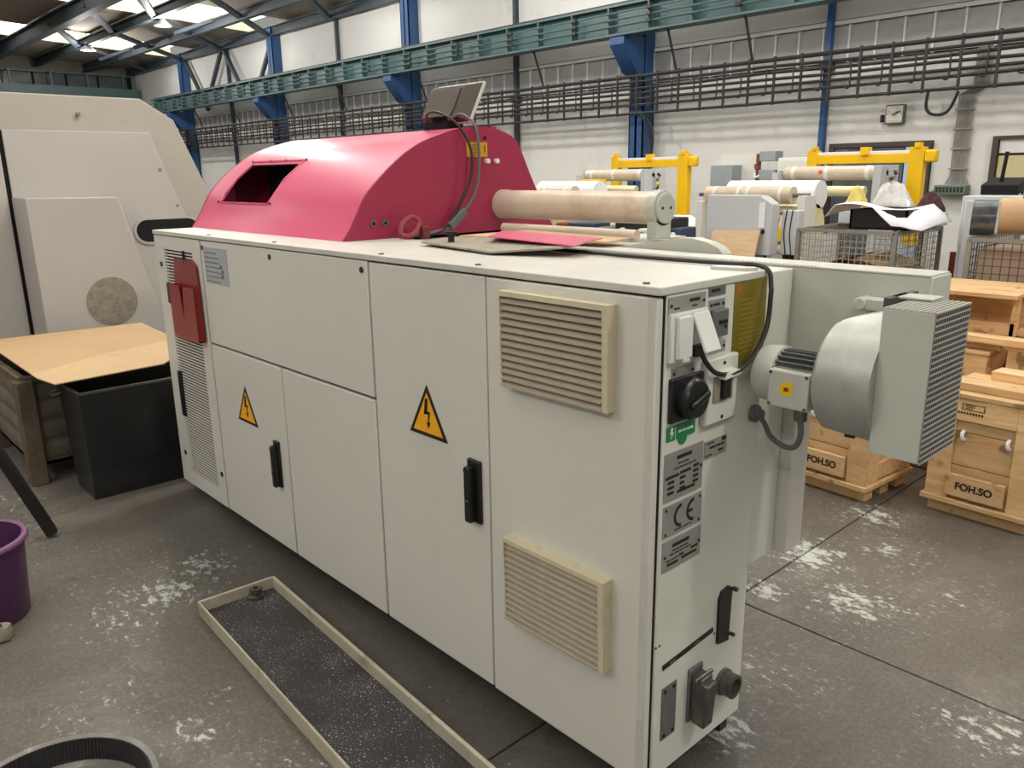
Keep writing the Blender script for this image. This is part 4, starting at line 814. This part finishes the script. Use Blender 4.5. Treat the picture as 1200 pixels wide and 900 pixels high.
MB().lathe((-1.765, -0.255, 0.014), [(0.012, 0.0), (0.032, 0.0), (0.032, 0.012), (0.02, 0.014), (0.02, 0.026), (0.012, 0.026), (0.012, 0.0)], 20).build('flange', 'steel', nu); MB().lathe((-1.765, -0.255, 0.04), [(0.011, 0.0), (0.024, 0.0), (0.024, 0.016), (0.011, 0.016), (0.011, 0.0)], 6).build('nut', 'steel', nu)

# ================================================================== RIGHT SIDE: wooden crates
FOH = text_mesh('FOH.SO', 0.05)
FOH.materials.append(MAT['blk'])
def crate(loc_, rz, wd, dp, ht, label, front=True, text=True, lid=True, base=0.09, top_stamp=False):
    c = thing('wooden_crate', loc_, label, 'crate', 'pine crates on the right'); c.rotation_euler = (0, 0, rz)
    def B(nm, a, b_, bev=0.003, mat='wood', par=None):
        o = MB().box(a, b_).build(nm, mat, None, bevel=bev, org=((a[0] + b_[0]) / 2, (a[1] + b_[1]) / 2, (a[2] + b_[2]) / 2)); o.parent = c if par is None else par
        if par is not None: o.location = o.location - par.location
        return o
    z0 = base; z1 = ht
    for y_ in (0.03, dp / 2 - 0.04, dp - 0.11): B('skid', (0.01, y_, 0), (wd - 0.01, y_ + 0.08, z0 - 0.025))
    B('base_board', (-0.015, -0.015, z0 - 0.025), (wd + 0.015, dp + 0.015, z0))
    # plank walls
    nz = 3; h = (z1 - z0) / nz
    for i in range(nz):
        B('plank', (0.01, 0.02, z0 + i * h + 0.002), (wd - 0.01, 0.035, z0 + (i + 1) * h - 0.002), 0.002)
        B('plank', (wd - 0.035, 0.036, z0 + i * h + 0.002), (wd - 0.02, dp - 0.02, z0 + (i + 1) * h - 0.002), 0.002)
        B('plank', (0.02, 0.036, z0 + i * h + 0.002), (0.035, dp - 0.02, z0 + (i + 1) * h - 0.002), 0.002)
    B('plank', (0.01, dp - 0.035, z0), (wd - 0.01, dp - 0.02, z1))
    pw = 0.105
    B('corner_board', (0, 0, z0), (pw, 0.019, z1)); B('corner_board', (wd - pw, 0, z0), (wd, 0.019, z1))
    B('corner_board', (wd - 0.019, 0.02, z0), (wd, 0.02 + pw, z1)); B('corner_board', (wd - 0.019, dp - pw, z0), (wd, dp, z1))
    tb = B('cross_board', (pw, 0.0, z1 - 0.11), (wd - pw, 0.018, z1)); bb = B('cross_board', (pw - 0.01, -0.012, z0 + 0.02), (wd - pw - 0.01, 0.01, z0 + 0.13))
    B('cross_board', (wd - 0.02, pw, z0 + 0.01), (wd - 0.002, dp - pw, z0 + 0.1)); B('cross_board', (wd - 0.02, pw, z1 - 0.1), (wd - 0.002, dp - pw, z1))
    for fx in (0.3, 0.72): 
        o = MB().tube(spline([(-0.0, 0.0, 0.02), (0.0, -0.02, 0.012), (0.004, -0.02, -0.012), (0.006, 0.0, -0.02)], 4), 0.009, 8).build('rope_handle', 'whitesh', None, org=(0, 0, 0)); o.parent = c; o.location = (wd * fx, 0.018, (z0 + z1) / 2 + 0.07)
    if text:
        o = bpy.data.objects.new('stencil_lettering', FOH); COL.objects.link(o); o.parent = bb; o.location = (0.0, -0.0118, 0.0); o.rotation_euler = (R(90), 0, 0); o.scale = (0.95, 1.0, 1.0)
    if top_stamp:
        b = MB()
        b.box((-0.07, -0.0006, 0.0), (-0.066, 0.0006, 0.03)); b.box((0.026, -0.0006, 0.0), (0.03, 0.0006, 0.03)); b.box((-0.07, -0.0006, 0.028), (0.03, 0.0006, 0.031)); b.box((-0.07, -0.0006, 0.0), (0.03, 0.0006, 0.003))
        for k in range(3): b.box((-0.055, -0.0006, 0.007 + k * 0.008), (-0.055 + random.uniform(.03, .06), 0.0006, 0.010 + k * 0.008))
        for k in range(10): b.box((-0.1 + k * 0.013, -0.0006, -0.02), (-0.1 + k * 0.013 + 0.008, 0.0006, -0.01))
        o = b.build('stamp', 'blk', None, org=(0, 0, 0), smooth=False); o.parent = tb; o.location = (-0.04, -0.0098, 0.0)
    if lid:
        n = 4; ww = (dp + 0.02) / n
        for i in range(n): B('lid_plank', (-0.01, -0.01 + i * ww + 0.002, z1), (wd + 0.01, -0.01 + (i + 1) * ww - 0.002, z1 + 0.022))
    return c
crate((-0.95, 2.455, 0), -R(5), 0.46, 0.46, 0.60, 'stencilled pine crate half hidden behind the blower', text=True)
crate((-0.265, 2.58, 0), -R(3), 0.47, 0.46, 0.60, 'stencilled pine crate at the right edge with stamp and two rope handles', text=True, top_stamp=True)
crate((-0.70, 3.14, 0), -R(2), 0.48, 0.5, 0.70, 'lower plain pine crate just right of the blower grille, behind the stamped crate', text=False)
crate((-0.14, 3.15, 0), -R(2), 0.6, 0.5, 0.74, 'taller plain pine crate at the right edge behind the stamped crate', text=False)
def plank(a, b_, rz, label):
    o = MB().box(a, b_, (0, 0, rz)).build('wood_plank', 'wood', bevel=0.003); tag(o, label, 'plank', 'loose planks on the crates')
plank((-0.26, 2.62, 0.623), (0.42, 2.76, 0.66), -R(3), 'thick loose plank lying on the front lid of the stamped crate')
plank((-0.12, 2.86, 0.623), (0.42, 2.98, 0.68), -R(4), 'loose plank lying at the back of the stamped crate lid')
plank((-0.45, 3.18, 0.723), (-0.18, 3.24, 0.76), 0, 'short block of wood on the lower plain crate')
plank((-0.4, 3.1, 0.765), (0.5, 3.2, 0.80), -R(2), 'plank along the front of the taller plain crate lid')
# open box with hinged lid on top of the taller crates
ob = thing('open_crate', (-0.35, 3.5, 0.76), 'small open pine crate with raised lid standing behind the blower grille', 'crate')
MB().box((-0.62, 3.42, 0.763), (-0.2, 3.44, 0.83)).build('side_board', 'wood', ob); MB().box((-0.62, 3.72, 0.763), (-0.2, 3.74, 0.96)).build('side_board', 'wood', ob); MB().box((-0.62, 3.44, 0.763), (-0.6, 3.72, 0.94)).build('side_board', 'wood', ob)
MB().box((-0.22, 3.42, 0.763), (-0.19, 3.46, 0.98)).build('post', 'wood', ob)
MB().box((-0.19, 3.46, 0.763), (0.4, 3.5, 0.80)).build('sill_board', 'wood', ob)
for i in range(3): MB().box((-0.7, 3.3 + i * 0.15, 0.985), (-0.17, 3.445 + i * 0.15, 1.005), (R(2), 0, 0), (-0.4, 3.5, 0.99)).build('lid_plank', 'wood', ob)
# ================================================================== wire cages
def cage(x0, x1, y0, y1, zt, label, wire, dz=0.035, post=0.03, name='wire_cage', sides=True):
    c = thing(name, ((x0 + x1) / 2, (y0 + y1) / 2, 0), label, 'cage', 'wire mesh cages')
    for x_ in (x0, x1):
        for y_ in (y0, y1): MB().box((x_ - post / 2, y_ - post / 2, 0), (x_ + post / 2, y_ + post / 2, zt)).build('post', 'cagem', c)
    for z in (zt, 0.14):
        for a, b_ in (((x0, y0, z), (x1, y0, z)), ((x0, y1, z), (x1, y1, z)), ((x0, y0, z), (x0, y1, z)), ((x1, y0, z), (x1, y1, z))): MB().bar(a, b_, 0.03, 0.025).build('rail', 'cagem', c)
    MB().box((x0, y0, 0.12), (x1, y1, 0.13)).build('base_sheet', 'cagem', c)
    def mesh(p, q, nm):
        b = MB(); p = Vector(p); q = Vector(q); L = (q - p).length; d = (q - p) / L; n = int(L / dz)
        for i in range(1, n): b.bar(p + d * (i * L / n) + Vector((0, 0, 0.14)), p + d * (i * L / n) + Vector((0, 0, zt)), 0.0045, 0.0045)
        z = 0.14 + dz
        while z < zt: b.bar(p + Vector((0, 0, z)), q + Vector((0, 0, z)), 0.0045, 0.0045); z += dz
        b.build('wire_mesh', wire, c, kind='stuff', smooth=False)
    mesh((x0, y0, 0), (x1, y0, 0), 'f'); mesh((x0, y1, 0), (x1, y1, 0), 'b'); mesh((x1, y0, 0), (x1, y1, 0), 'r'); mesh((x0, y0, 0), (x0, y1, 0), 'l')
    return c
cage(-2.05, -1.31, 4.5, 5.35, 1.2, 'light grey wire mesh cage in front of the right rewinder, with cardboard inside', 'cagew', 0.045)
cage(-0.61, 0.45, 3.85, 4.75, 1.235, 'dark wire mesh cage at the right edge holding cardboard tubes', 'cagewd', 0.045)
tag(box('carton', (-0.57, 3.9, 0.14), (0.41, 4.7, 1.18), M('pale_brown_carton', (186, 164, 142), 0.8), bevel=0.01), 'pale brown carton filling the dark wire cage', 'carton')
cbx = thing('cardboard_box', (-1.7, 4.9, 0.14), 'open flapped cardboard box inside the light grey wire cage', 'box')
MB().box((-1.98, 4.6, 0.14), (-1.38, 5.25, 0.9)).build('body', 'card', cbx); facet([(-1.98, 4.6, 0.9), (-1.7, 4.58, 1.0), (-1.7, 5.2, 1.0), (-1.98, 5.25, 0.9)]).build('flap', 'card', cbx); facet([(-1.62, 4.6, 1.0), (-1.38, 4.6, 0.93), (-1.38, 5.2, 0.93), (-1.62, 5.2, 1.0)]).build('flap', 'card', cbx)
# things on the light grey cage
cr2 = thing('black_crate', (-1.55, 4.9, 1.215), 'black plastic crate on top of the light grey wire cage', 'crate')
MB().box((-1.70, 4.6, 1.215), (-1.28, 5.1, 1.225)).build('base', 'black', cr2)
for a, b_ in (((-1.70, 4.6, 1.215), (-1.28, 4.615, 1.36)), ((-1.70, 5.085, 1.215), (-1.28, 5.1, 1.36)), ((-1.70, 4.6, 1.215), (-1.685, 5.1, 1.36)), ((-1.295, 4.6, 1.215), (-1.28, 5.1, 1.36))): MB().box(a, b_).build('side', 'black', cr2)
b = MB(); nx, ny = 10, 6
for i in range(nx + 1):
    for j in range(ny + 1):
        u, v = i / nx, j / ny; x_ = -1.86 + 0.72 * u; y_ = 4.52 + 0.55 * v
        z_ = 1.375 + 0.03 * math.sin(6 * u + 2 * v) - 0.14 * max(0, abs(u - 0.45) - 0.35) / 0.2 - (0.12 * max(0, 0.25 - v) * 4 * max(0, 1 - abs(u - 0.75) * 4))
        b.v.append(Vector((x_, y_, z_))); 
for i in range(nx):
    for j in range(ny): k = i * (ny + 1) + j; b.f.append([k, k + ny + 1, k + ny + 2, k + 1]); b.mi.append(0)
ws = tag(b.build('white_sheet', 'whitesh', angle=80), 'white paper sheet draped over the black crate on the cage', 'sheet'); md = ws.modifiers.new('t', 'SOLIDIFY'); md.thickness = 0.004
tag(box('wrapped_block', (-2.04, 5.12, 1.215), (-1.26, 5.34, 1.318), 'lgrey', bevel=0.01), 'pale grey wrapped block on the cage under the plastic sheeting', 'block')
def crumple(name, x0, x1, y0, y1, z, h, mat, label, cat, seed, n=13):
    rnd = random.Random(seed); b = MB()
    for i in range(n + 1):
        for j in range(n + 1):
            u, v = 2 * i / n - 1, 2 * j / n - 1; e = max(0.0, (1 - abs(u) ** 2.2) * (1 - abs(v) ** 2.2))
            b.v.append(Vector((x0 + (x1 - x0) * (i / n) + rnd.uniform(-.01, .01), y0 + (y1 - y0) * (j / n) + rnd.uniform(-.01, .01), z + h * e * (0.85 + rnd.uniform(-.14, .12)))))
    for i in range(n):
        for j in range(n): k = i * (n + 1) + j; b.f.append([k, k + n + 1, k + n + 2, k + 1]); b.mi.append(0)
    o = tag(b.build(name, mat, angle=24), label, cat); m_ = o.modifiers.new('t', 'SOLIDIFY'); m_.thickness = 0.003; m_.offset = -1; return o
crumple('plastic_bag', -1.84, -1.48, 5.13, 5.33, 1.322, 0.25, 'plastic', 'crumpled clear plastic sheeting behind the black crate', 'bag', 3)
crumple('yellow_bag', -2.03, -1.86, 5.13, 5.33, 1.322, 0.22, M('pale_yellow_bag', (222, 200, 106), 0.45), 'pale yellow bag beside the crumpled plastic sheeting', 'bag', 5)
crumple('maroon_bundle', -1.46, -1.27, 5.13, 5.33, 1.322, 0.17, 'darkred', 'dark maroon bundle at the right of the draped white sheet', 'bundle', 8)
# tubes on the dark cage
def ctube(p, q, r, label, mat='tube'):
    p = Vector(p); q = Vector(q); d = (q - p).normalized(); t = thing('cardboard_tube', (p + q) / 2, label, 'tube', 'cardboard tubes on the dark cage')
    b = MB(); n = 28; u = d.cross(Vector((0, 0, 1))).normalized(); v = d.cross(u)
    vs = [c + (u * math.cos(2 * math.pi * k / n) + v * math.sin(2 * math.pi * k / n)) * rr_ for c, rr_ in ((p, r), (q, r), (q, r * 0.9), (p, r * 0.9)) for k in range(n)]
    b.add(vs, [(i * n + k, i * n + (k + 1) % n, ((i + 1) % 4) * n + (k + 1) % n, ((i + 1) % 4) * n + k) for i in range(4) for k in range(n)]); b.build('tube_wall', mat, t); 
    MB().cyl(p + d * 0.05, p + d * 0.06, r * 0.89, 20).build('inner_plug', 'gap', t); return t
ctube((-0.5, 3.95, 1.37), (0.5, 4.25, 1.365), 0.105, 'widest cardboard tube lying on the dark cage')
ctube((-0.53, 4.22, 1.385), (0.4, 4.5, 1.37), 0.075, 'shorter brown cardboard tube end peeping behind the widest tube', M('brown_tube', (170, 128, 86), 0.75))
ctube((-0.43, 4.1, 1.51), (0.5, 4.4, 1.46), 0.04, 'slim tan cardboard tube lying on top of the widest tube', M('tan_tube', (210, 166, 108), 0.75))
rl = thing('film_coil', (-0.62, 4.02, 1.25), 'shiny dark coil of film wrapped at the end of the cardboard tubes', 'coil')
MB().cyl((-0.635, 3.91, 1.36), (-0.512, 3.945, 1.358), 0.105, 28).build('coil', M('shiny_dark_film', (92, 94, 98), 0.18, 0.5, var=0.4, scale=25), rl)
# light grey cabinet right, behind the dark cage
rc = thing('grey_cabinet', (-0.5, 5.4, 0), 'large pale grey cabinet behind the dark wire cage at the right edge', 'cabinet')
box('body', (-1.07, 5.02, 0), (0.6, 5.8, 1.45), 'lgrey', rc, bevel=0.008); box('front_panel', (-1.04, 5.0, 0.05), (0.58, 5.025, 1.42), 'lgrey', rc, bevel=0.006)
fe = thing('folding_stool', (-1.0, 5.5, 1.45), 'dark folded stool resting on the pale grey cabinet', 'stool')
MB().box((-1.05, 5.3, 1.47), (-0.8, 5.55, 1.55), (R(12), 0, 0)).build('seat', 'gap', fe, bevel=0.01); MB().cyl((-0.95, 5.4, 1.45), (-0.93, 5.4, 1.76), 0.014, 8).build('rod', 'gap', fe); MB().cyl((-1.02, 5.35, 1.45), (-1.02, 5.35, 1.5), 0.012, 8).build('leg', 'gap', fe); MB().cyl((-0.82, 5.5, 1.45), (-0.82, 5.5, 1.5), 0.012, 8).build('leg', 'gap', fe)
bb2 = thing('brown_board', (-1.2, 5.6, 0), 'dark brown board standing between the wire cage and the pale cabinet', 'board'); MB().box((-1.3, 5.58, 0), (-1.2, 5.62, 0.99)).build('panel', 'brownb', bb2)
gb2 = thing('standing_board', (-1.13, 5.5, 0), 'grey white board standing beside the dark brown board', 'board'); MB().box((-1.19, 5.5, 0), (-1.08, 5.53, 1.0)).build('panel', 'felt', gb2)
# ================================================================== grey control cabinets in the middle
gc = thing('control_cabinet', (-2.7, 4.8, 0), 'grey control cabinet with sloped right corner in front of the rewinders', 'cabinet')
MB().prism([(-2.9, 0.98), (-2.9, 1.455), (-2.40, 1.455), (-2.29, 1.385), (-2.29, 0.98)], 'y', 4.5, 4.62).build('body', 'lgrey', gc, bevel=0.006)
box('stand', (-2.85, 4.52, 0), (-2.4, 4.61, 0.98), 'mgrey', gc)
MB().box((-2.4, 4.49, 1.2), (-2.345, 4.497, 1.40), (0, 0, 0)).build('label_sheet', 'whitesh', gc); MB().cyl((-2.36, 4.5, 1.17), (-2.36, 4.485, 1.17), 0.018, 12).build('knob', 'black', gc)
gc2 = thing('side_cabinet', (-2.15, 5.0, 0), 'small grey cabinet with hanging wires beside the sloped control cabinet', 'cabinet')
box('body', (-2.285, 4.65, 0.98), (-2.14, 4.75, 1.335), 'lgrey', gc2, bevel=0.006); box('stand', (-2.26, 4.66, 0), (-2.16, 4.74, 0.98), 'gap', gc2)
for x_ in (-2.24, -2.19): MB().tube(spline([(x_, 4.645, 1.34), (x_ - 0.015, 4.643, 1.15), (x_ + 0.01, 4.645, 0.95), (x_, 4.645, 0.6)], 4), 0.004, 6).build('wire', 'black', gc2)
pl_ = tag(MB().add([(-2.80, 4.1, 0), (-2.38, 4.1, 0), (-2.36, 4.45, 1.18), (-2.80, 4.45, 1.165), (-2.80, 4.12, 0), (-2.38, 4.12, 0), (-2.36, 4.47, 1.18), (-2.80, 4.47, 1.165)], [(0, 1, 2, 3), (7, 6, 5, 4), (0, 4, 5, 1), (1, 5, 6, 2), (2, 6, 7, 3), (3, 7, 4, 0)]).build('plywood_board', 'ply'), 'pale plywood board leaning against the grey control cabinet', 'board')
# ================================================================== rewinders
def rewinder(ox, label, big=True):
    r = thing('roll_rewinder', (ox + 0.5, 6.4, 0), label, 'rewinder', 'yellow framed rewinders')
    def X(a, b_): return (a[0] + ox, a[1], a[2]), (b_[0] + ox, b_[1], b_[2])
    def B(nm, a, b_, mat, bev=0.004): a, b_ = X(a, b_); return box(nm, a, b_, mat, r, bevel=bev)
    def C(nm, a, b_, rad, mat, n=28): a, b_ = X(a, b_); return MB().cyl(a, b_, rad, n).build(nm, mat, r)
    # portal
    B('portal_post', (-0.03, 6.95, 0.9), (0.08, 7.05, 1.84), 'yelp'); B('portal_post', (1.03, 6.95, 0.9), (1.17, 7.05, 1.85), 'yelp')
    B('portal_beam', (0.08, 6.96, 1.70), (1.03, 7.0, 1.79), 'yelp'); B('portal_beam_top', (0.08, 6.965, 1.79), (1.03, 7.02, 1.82), 'whitesh')
    B('lug', (0.55, 6.93, 1.78), (0.63, 7.03, 1.86), 'yelp'); B('lug', (0.02, 6.93, 1.84), (0.06, 7.03, 1.88), 'yelp'); B('lug', (1.08, 6.93, 1.84), (1.13, 7.03, 1.89), 'yelp')
    B('motor_block', (1.17, 6.95, 1.70), (1.28, 7.05, 1.82), 'yelp', 0.02)
    # frame sides
    B('side_plate', (0.98, 6.3, 0.5), (1.05, 6.7, 1.68), 'lgrey'); B('side_plate', (-0.06, 6.3, 0.5), (0.0, 6.7, 1.62), 'lgrey')
    B('side_plate', (0.67, 5.5, 0.5), (0.74, 5.72, 1.42), 'white'); B('side_plate_foot', (0.67, 5.72, 0.5), (0.74, 6.2, 1.05), 'white'); B('side_plate', (-0.42, 5.5, 0.5), (-0.35, 6.2, 1.36), 'white')
    B('lower_frame', (-0.42, 5.6, 0.0), (1.05, 6.7, 0.5), 'lgrey')
    # rolls
    C('film_roll', (0.02, 6.45, 1.61), (0.96, 6.45, 1.61), 0.07, 'wrap'); C('shaft', (-0.06, 6.45, 1.61), (1.05, 6.45, 1.61), 0.025, 'dgrey')
    for x_ in (0.1, 0.45, 0.86): C('tape_band', (x_, 6.45, 1.61), (x_ + 0.04, 6.45, 1.61), 0.0715, 'white')
    C('film_roll', (-0.3, 5.95, 1.42), (0.66, 5.95, 1.42), 0.13, 'whitesh'); C('film_roll', (-0.36, 5.62, 1.42), (0.56, 5.62, 1.42), 0.08, 'wrap'); C('shaft', (-0.46, 5.62, 1.42), (0.72, 5.62, 1.42), 0.02, 'dgrey')
    for x_ in (-0.27, 0.0, 0.1, 0.44): C('tape_band', (x_, 5.62, 1.42), (x_ + 0.03, 5.62, 1.42), 0.0815, 'white')
    C('film_roll', (0.35, 6.3, 1.44), (0.92, 6.3, 1.44), 0.05, 'creamroll'); C('large_drum', (-0.34, 5.85, 1.12), (0.66, 5.85, 1.12), 0.22, 'creamroll')
    for x_ in (-0.1, 0.15, 0.42, 0.55): C('drum_seam', (x_, 5.85, 1.12), (x_ + 0.006, 5.85, 1.12), 0.222, 'dgrey', 32)
    B('cover_bar', (-0.34, 5.64, 1.26), (0.66, 5.7, 1.32), 'shutter'); C('small_roll', (-0.2, 5.6, 0.92), (0.5, 5.6, 0.92), 0.045, 'wrap')
    B('yellow_cover', (0.3, 5.95, 1.5), (0.62, 6.1, 1.57), 'yelp') if not big else B('yellow_cover', (-0.46, 5.95, 1.36), (-0.28, 6.1, 1.48), 'yelp')
    for k in range(7): MB().cyl((ox + 1.06 + random.uniform(0, .05), 6.5, 1.3 + 0.05 * k), (ox + 1.12, 6.45, 1.32 + 0.05 * k), 0.016, 8).build('valve', ['black', 'yelp', 'steel'][k % 3], r)
    return r
rw = rewinder(-3.28, 'right hand rewinder with yellow portal frame and stacked film rolls, behind the grey wire cage')
rewinder(-6.02, 'left hand rewinder with yellow portal frame, seen above the roller', False)
MB().cyl((-2.86, 6.381, 1.62), (-2.86, 6.376, 1.62), 0.02, 14).build('red_sticker', M('red_orange_sticker', (232, 70, 50), 0.5), rw)
box('yellow_guard', (-3.3, 5.56, 1.0), (-2.7, 5.6, 1.12), 'yelp', rw)
# electrical boxes between the rewinders
e1 = thing('electrical_panel', (-4.6, 8.7, 0), 'white electrical panel carrying grey boxes behind the control cabinet', 'electrical panel')
box('back_board', (-5.55, 8.75, 0.5), (-4.95, 8.8, 1.87), 'white', e1); box('grey_box', (-5.55, 8.5, 1.38), (-5.2, 8.75, 1.72), 'mgrey', e1, bevel=0.01); box('lower_cabinet', (-5.6, 8.4, 0.4), (-5.1, 8.75, 1.3), 'lgrey', e1, bevel=0.01)
box('edge_strip', (-4.97, 8.72, 0.9), (-4.94, 8.8, 1.86), 'brownb', e1)
for z in (1.3, 1.52, 1.76): box('small_box', (-4.86, 8.6, z), (-4.62, 8.8, z + 0.13), 'mgrey', e1, bevel=0.008)
for k in range(5): MB().tube(spline([(-4.94, 8.65, 1.28 + k * 0.11), (-4.9, 8.6, 1.22 + k * 0.11), (-4.84, 8.6, 1.25 + k * 0.11)], 4), 0.014, 6).build('cable', ['brownb', 'whitesh'][k % 2], e1)
box('wall_box', (-4.58, 8.6, 1.32), (-4.12, 8.85, 1.80), 'white', e1, bevel=0.012); box('wall_box_lid', (-4.55, 8.585, 1.35), (-4.15, 8.6, 1.77), 'white', e1, bevel=0.008)
for k in range(4): box('cable_tail', (-4.55 + k * 0.1, 8.7, 0.9), (-4.5 + k * 0.1, 8.72, 1.32), 'brownb', e1)
box('dark_cupboard', (-5.0, 8.55, 0.0), (-4.1, 8.85, 1.1), 'gap', e1)
wt = thing('work_table', (-4.4, 6.4, 0), 'table under a white cloth behind the roller post', 'table')
box('top', (-4.9, 6.1, 0.98), (-3.9, 6.9, 1.02), 'whitesh', wt); box('cloth_drop', (-4.6, 6.08, 0.7), (-3.9, 6.1, 0.99), 'whitesh', wt)
for x_, y_ in ((-4.85, 6.15), (-3.95, 6.15), (-4.85, 6.85), (-3.95, 6.85)): box('leg', (x_ - 0.02, y_ - 0.02, 0), (x_ + 0.02, y_ + 0.02, 0.98), 'dgrey', wt)
crumple('white_cloth', -4.85, -4.3, 6.15, 6.75, 1.023, 0.16, 'whitesh', 'crumpled white cloth heap on the covered table', 'cloth', 11)
yb = tag(box('yellow_carton', (-4.22, 6.4, 1.02), (-4.1, 6.5, 1.2), 'yelp', bevel=0.004), 'small upright yellow box on the white covered table', 'box')
wm = thing('workbench', (-3.2, 3.4, 0), 'low dark workbench with black machinery seen under the roller', 'bench')
box('bench_top', (-4.6, 4.1, 1.03), (-2.95, 4.6, 1.07), 'dgrey', wm)
for x_ in (-4.5, -3.05): box('leg', (x_ - 0.03, 4.3, 0), (x_ + 0.03, 4.4, 1.03), 'dgrey', wm)
for k, (x_, w_, h_, m_) in enumerate([(-4.4, 0.12, 0.12, 'brownb'), (-4.22, 0.3, 0.13, 'navy'), (-3.86, 0.14, 0.1, 'steel'), (-3.66, 0.22, 0.16, 'black'), (-3.4, 0.12, 0.1, 'white'), (-3.24, 0.2, 0.2, 'black'), (-3.06, 0.1, 0.12, 'navy')]):
    box('machine_block', (x_, 4.2, 1.07), (x_ + w_, 4.45, 1.07 + h_), m_, wm, bevel=0.012)
    MB().cyl((x_ + w_ / 2, 4.19, 1.07 + h_ * 0.5), (x_ + w_ / 2, 4.15, 1.07 + h_ * 0.5), 0.025, 12).build('fitting', ['white', 'steel', 'black'][k % 3], wm)
tag(MB().box((-15.2, 8.6, 0), (-14.4, 8.95, 2.02)).build('beige_locker', 'bm2', bevel=0.01), 'beige locker by the wall seen past the left of the pink hood', 'locker')
